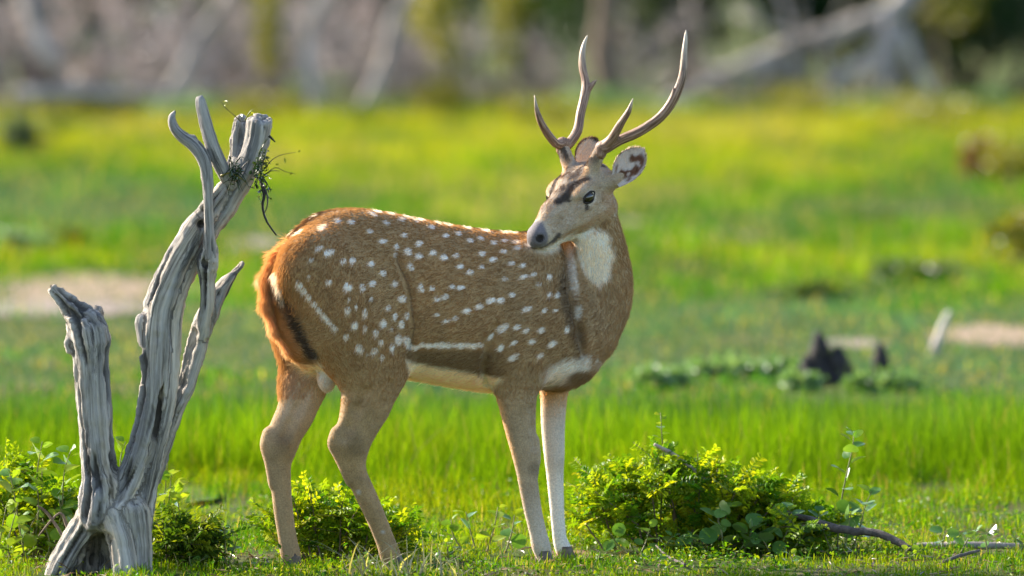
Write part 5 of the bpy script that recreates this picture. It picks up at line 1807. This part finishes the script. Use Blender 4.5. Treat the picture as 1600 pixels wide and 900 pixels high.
# fine-leaved bushes: twigs carrying feathery leaves
mfine = foliage_mat('feathery_leaf', trans=0.5, warm=(1.3, 1.2, 0.25), gloss=0.004, rough=0.5)


def feathery_bush(name, label, hull, base_uv, y, nspr, cols, n_twigs=26, depth=0.16, leaflet=0.019, tall=1.0):
    """hull: rows (u, top v) of the outline of its top; twigs fan out from the base and fill the volume below"""
    hull = np.array(hull, float)
    b = P(base_uv[0], base_uv[1], y)
    b[2] = 0
    t = tag(empty(name, b), label, 'bush')
    tb = Tubes()
    sprigs = []
    for k in range(n_twigs):
        u = rng.uniform(hull[0, 0], hull[-1, 0])
        tv = np.interp(u, hull[:, 0], hull[:, 1])
        dy = rng.normal(0, depth * 0.55)
        e = P(u, tv + rng.normal(6, 16) + 14 * abs(dy) / depth, y + dy)
        a = b + np.array([(e[0] - b[0]) * rng.uniform(0.1, 0.75), rng.normal(0, 0.03), 0])
        m = (a + e) / 2 + np.array([0.25 * (e[0] - a[0]) * rng.uniform(-0.3, 0.6), 0, 0.02])
        q = spline([a, m, e], 12)
        tb.add(q, np.linspace(0.0032, 0.0010, 12), 5)
        for j in range(nspr // n_twigs):
            f = rng.random() ** 0.75 * 0.95 + 0.05
            i = min(int(f * 11), 10)
            p0 = q[i]
            tang = nrm(q[i + 1] - q[i])
            d = nrm(np.array([rng.normal(), rng.normal(), rng.normal(0.25, 0.5)]) + 0.7 * tang)
            sprigs.append((p0, d, rng.uniform(0.045, 0.095)))
    for p0, d, L in sprigs[::3]:
        tb.add([p0, p0 + d * L * 0.5, p0 + d * L], [0.0009, 0.0007, 0.0004], 3)
    tb.build('twigs', mbark, t)
    PO, DI, NO, CO, LL = [], [], [], [], []
    for p0, d, L in sprigs:
        nl = rng.integers(5, 9)
        up = nrm(np.array([0, 0, 1.0]) + 0.5 * rng.normal(size=3))
        s = nrm(np.cross(d, up))
        up = np.cross(s, d)
        tone = np.clip(rng.normal(0.5, 0.30), 0, 1)
        for k in range(nl):
            c = p0 + d * L * (k + 1) / nl - np.array([0, 0, 0.12]) * L * ((k + 1) / nl) ** 2
            for sg in (1, -1):
                PO.append(c)
                DI.append(s * sg + 0.45 * d + 0.12 * rng.normal(size=3))
                NO.append(up + 0.22 * rng.normal(size=3))
                CO.append(tone)
                LL.append(leaflet * rng.uniform(0.7, 1.2))
    PO, DI, NO, LL = np.array(PO), np.array(DI), nrm(np.array(NO)), np.array(LL)
    PO[:, 2] = np.maximum(PO[:, 2], 0.004)
    col = pal(cols, np.clip(np.array(CO) + rng.normal(0, 0.08, len(CO)), 0, 1))
    v, q, c = leaf_cloud(PO, NO, DI, LL, LL * 0.5, col)
    lf = mesh_obj('foliage', v, q, mfine, t, smooth=False, attrs={'tone': c})
    lf['kind'] = 'stuff'
    return t


FY = [(0.06, 0.17, 0.012), (0.15, 0.28, 0.014), (0.28, 0.38, 0.018), (0.46, 0.47, 0.022)]
FG = [(0.035, 0.085, 0.012), (0.08, 0.15, 0.015), (0.20, 0.25, 0.02)]
feathery_bush('feathery_bush', 'broad yellow-green feathery bush with a bare stick on top, beside the forelegs', [(885, 775), (915, 748), (950, 738), (990, 735), (1025, 712), (1060, 738), (1110, 722), (1150, 742), (1195, 760), (1250, 792), (1320, 830)],
              (1075, 862), 0.62, 1250, FY, 56, 0.20)
feathery_bush('feathery_bush', 'low yellow-green feathery bush growing between the hind legs', [(395, 820), (440, 795), (480, 778), (510, 768), (545, 782), (590, 805), (650, 825)],
              (520, 880), 0.22, 430, FY, 28, 0.14)
feathery_bush('feathery_bush', 'dark low bush in the shade at the foot of the dead stump', [(220, 830), (245, 815), (280, 822), (310, 840), (340, 855)], (265, 885), 0.0, 260, FG, 16, 0.08)
feathery_bush('feathery_bush', 'bright feathery bush among the broad-leaved plants behind the dead stump', [(-30, 740), (20, 730), (60, 745), (110, 770), (130, 800)], (50, 880), 0.35, 420, FY, 20, 0.14)

# broad-leaved seedlings
y0 = 0.52
herb('broad_leaf_seedling', 'upright broad-leaved seedling rising beside the feathery bush and the dark branch', [stem_px([(1308, 858), (1312, 800), (1322, 745), (1332, 700), (1334, 676)], y0)], ['round', 'oval'], 0.046, 15)
herb('broad_leaf_seedling', 'bushy broad-leaved seedling at the foot of the upright one', [stem_px([(1330, 862), (1345, 820), (1352, 790), (1362, 768)], y0 - 0.02), stem_px([(1300, 862), (1285, 825), (1280, 800)], y0 - 0.03), stem_px([(1318, 862), (1325, 830), (1330, 800)], y0 - 0.04)],
     ['round'], 0.044, 8)
herb('round_leaf_herb', 'round-leaved herb in front of the feathery bush', [stem_px([(1130, 866), (1128, 835), (1122, 805), (1140, 792)], 0.42), stem_px([(1150, 866), (1170, 840), (1180, 820)], 0.42), stem_px([(1110, 868), (1090, 850), (1080, 838)], 0.42)], ['round'], 0.043, 9)
herb('round_leaf_herb', 'round-leaved herb between the feathery bush and the upright seedling', [stem_px([(1215, 866), (1228, 835), (1236, 808), (1232, 795)], 0.42), stem_px([(1230, 866), (1250, 845), (1262, 830)], 0.42), stem_px([(1205, 866), (1195, 848), (1185, 840)], 0.4)], ['round'], 0.043, 9)
herb('round_leaf_herb', 'round-leaved herb at the shaded front of the feathery bush near the forelegs', [stem_px([(1000, 868), (1010, 845), (1015, 825)], 0.40), stem_px([(1030, 868), (1042, 850), (1050, 838)], 0.40), stem_px([(985, 868), (965, 850), (955, 835)], 0.42)], ['round', 'oval'], 0.036, 6)
herb('climbing_shoot', 'slender leafy shoot sticking up from the top of the feathery bush', [stem_px([(1030, 790), (1036, 720), (1034, 680), (1032, 645)], 0.6)], ['young'], 0.024, 11)
herb('broad_leaf_herb', 'broad-leaved herb growing between the hind and fore legs', [stem_px([(745, 862), (735, 830), (728, 800)], 0.5), stem_px([(760, 862), (772, 825), (778, 792)], 0.5), stem_px([(725, 862), (708, 835), (705, 812)], 0.5), stem_px([(790, 862), (800, 830), (804, 805)], 0.52)], ['round', 'young'], 0.036, 6)
herb('low_herb', 'low broad-leaved herb beside the long grey stick', [stem_px([(1470, 858), (1475, 840), (1480, 828)], 0.45), stem_px([(1500, 858), (1515, 838), (1525, 828)], 0.45), stem_px([(1545, 858), (1540, 840), (1550, 830)], 0.45)], ['round'], 0.032, 5)
herb('leafy_plant', 'tall light green broad-leaved plant beside the hollow foot of the dead stump', [stem_px([(50, 880), (60, 800), (58, 740), (66, 690)], 0.16), stem_px([(80, 880), (96, 800), (100, 740), (112, 700)], 0.16), stem_px([(40, 880), (30, 820), (22, 770), (15, 740)], 0.16), stem_px([(95, 880), (115, 830), (122, 790)], 0.16)],
     ['young', 'oval'], 0.050, 14)
herb('leafy_plant', 'low spreading light green plant round the foot of the tall broad-leaved one', [stem_px([(u_, 885), (u_ + random.uniform(-12, 12), 850), (u_ + random.uniform(-20, 20), random.uniform(775, 815))], 0.12) for u_ in (-10, 20, 48, 70, 105)], ['young'], 0.046, 8)
herb('leafy_plant', 'light green plant peeping out between the stems of the dead stump', [stem_px([(190, 860), (192, 780), (188, 720), (196, 690)], 0.3), stem_px([(250, 870), (262, 800), (268, 740)], 0.3), stem_px([(270, 870), (280, 810), (276, 770)], 0.3), stem_px([(205, 860), (204, 800), (200, 730)], 0.28), stem_px([(262, 870), (256, 800), (262, 720)], 0.32)], ['young'], 0.042, 11)
herb('small_dark_herb', 'small dark leafy sprig on the grass between the dead stump and the hind legs', [stem_px([(352, 878), (352, 850), (350, 822)], -0.05), stem_px([(356, 878), (366, 855), (372, 838)], -0.05)], ['oval'], 0.024, 7)
for u, v, h_ in ((20, 845, 45), (150, 880, 26), (300, 888, 22), (400, 890, 24), (700, 872, 26), (930, 880, 18), (1010, 884, 16), (1240, 884, 18), (1420, 874, 20), (1590, 868, 30), (560, 888, 20), (680, 892, 24)):
    g = G(u, min(v, 897))
    herb('ground_herb', 'small leafy herb sprouting from the short turf', [[g, g + np.array([rng.normal(0, .01), 0, h_ * PX * 0.6]), g + np.array([rng.normal(0, .02), 0, h_ * PX])],
                                                                       [g, g + np.array([0.02, 0, h_ * PX * 0.5]), g + np.array([0.035, 0, h_ * PX * 0.7])]], ['young', 'oval'], 0.02, 5, 'small herbs in the turf')

# sticks and dry stalks
mstick = rough_mat('fallen_stick_bark', stops=[(0.3, (0.045, 0.035, 0.032)), (0.6, (0.12, 0.10, 0.09)), (0.85, (0.24, 0.20, 0.18))], scale=60, rough=0.85, bump=0.6)
ys = 0.40
tag(wood_part('fallen_branch', [P(1225, 800, ys + .1), P(1275, 815, ys + .05), P(1320, 828, ys), P(1365, 832, ys - .02), P(1400, 846, ys - .05), P(1424, 858, ys - .08)], np.array([4, 6, 7, 6.5, 6, 4]) * PX, mstick, None, 9, 0.3, 18), 'dark fallen branch reaching from under the feathery bush into the turf', 'branch')
_a, _b = G(1428, 860), G(1600, 862)
tag(wood_part('fallen_stick', [_a + [0, 0, .012], (_a + _b) / 2 + [0, 0, .016], _b + [0.05, 0, .012]], np.array([5, 6, 5]) * PX, rough_mat('grey_stick_bark', stops=[(0.3, (0.14, 0.12, 0.11)), (0.7, (0.34, 0.31, 0.29))], scale=60, rough=0.85, bump=0.5), None, 8, 0.3, 14), 'long grey stick lying flat on the turf beyond the dark branch', 'stick')
_a, _b = G(1474, 890), G(1530, 878)
tag(wood_part('short_twig', [_a + [0, 0, .02], (_a + _b) / 2 + [0, 0, .028], _b + [0, 0, .03]], np.array([2.5, 2.8, 2]) * PX, mstick, None, 6, 0.3, 8), 'short dark twig on the turf in front of the grey stick', 'twig')
_a, _b = G(1025, 870), G(1075, 893)
tag(wood_part('curved_twig', [_a + [0, 0, .03], (_a * .6 + _b * .4) + [0, 0, .015], _b + [0, 0, .015]], np.array([1.5, 2.2, 2]) * PX, mstick, None, 6, 0.3, 8), 'thin curved twig on the turf in front of the feathery bush', 'twig')
tag(wood_part('bare_bush_stick', [P(1022, 694, .55), P(1045, 706, .56), P(1075, 726, .58), P(1100, 748, .6)], np.array([2.5, 3.5, 3.5, 3]) * PX, mpale, None, 7, 0.2, 10), 'pale bare stick poking out of the top of the feathery bush', 'stick')
for pts, lb in (([(118, 880), (100, 840), (72, 800), (58, 790)], 'bare brown twig curving up among the plants near the hollow foot of the stump'), ([(112, 850), (104, 820), (92, 802), (60, 838)], 'shorter bent twig crossing the curved one near the hollow foot of the stump')):
    tag(wood_part('bare_twig', [P(u, v, 0.02) for u, v in pts], np.array([3, 2.6, 2.2, 1.2]) * PX, mbark, None, 6, 0.2, 12), lb, 'twig')

# straw-coloured grass tuft in front of the near hind hoof
m_ = 90
_u = rng.uniform(545, 720, m_)
bs = np.array([G(a, 905) for a in _u]) + np.stack([0 * _u, rng.uniform(-0.18, 0.05, m_), 0 * _u], 1)
blades('straw_tuft', bs, rng.uniform(0.04, 0.14, m_), rng.uniform(0.003, 0.007, m_), np.tile(np.array([0.46, 0.44, 0.34]), (m_, 1)) * rng.uniform(0.6, 1.2, (m_, 1)), 0.8, 'pale straw grass in front of the near hind hoof', 'grass')

# taller tufts that hide the hooves
for u, v in ((616, 899), (458, 897), (850, 889), (886, 884), (600, 902), (470, 900), (865, 890)):
    g = G(u, v)
    m_ = 46
    bs = g + np.stack([rng.normal(0, 0.028, m_), rng.normal(-0.01, 0.02, m_), np.zeros(m_)], 1)
    cc = pal([MG, LG, YG, DRY], rng.random(m_))
    blades('grass_tuft', bs, rng.uniform(0.012, 0.034, m_), rng.uniform(0.002, 0.0035, m_), cc, 0.6, 'small tuft of grass hiding the hooves of the deer', 'grass')

# leafy ground cover between the blades
n = 15000
p = clear_of_patches(scatter(n * 2, -1.0, 3.4))
zz = fbm(p * np.array([6.0, 3.5, 0]) + 90, 3)
p = p[rng.random(len(p)) < sstep(0.42, 0.66, zz)]
n = len(p)
p[:, 2] = rng.gamma(3, 0.007, n)
col = pal([(0.03, 0.085, 0.012), MG, LG, (0.16, 0.25, 0.03), YG], rng.random(n))
v, q, c = leaf_cloud(p, nrm(rng.normal(size=(n, 3)) * 0.7 + np.array([0, 0, 1.0])), rng.normal(size=(n, 3)), rng.uniform(0.007, 0.018, n), rng.uniform(0.004, 0.011, n), col)
tag(mesh_obj('ground_cover', v, q, mfine, smooth=False, attrs={'tone': c}), 'low creeping leaves and clover covering the turf', 'ground cover', kind='stuff')
# straw and leaf litter
n = 2600
p = scatter(n, -0.9, 1.6)
p[:, 2] = rng.uniform(0.003, 0.012, n)
d_ = rng.normal(size=(n, 3)) * np.array([1, 1, 0.15])
v, q, c = leaf_cloud(p, nrm(rng.normal(size=(n, 3)) * 0.3 + np.array([0, 0, 1.0])), d_, rng.uniform(0.012, 0.05, n), rng.uniform(0.0015, 0.006, n), pal([(0.08, 0.05, 0.03), (0.22, 0.15, 0.09), (0.45, 0.38, 0.26)], rng.random(n)))
tag(mesh_obj('straw_litter', v, q, mlitter, smooth=False, attrs={'tone': c}), 'scattered dry straw and leaf litter on the turf', 'litter', kind='stuff')
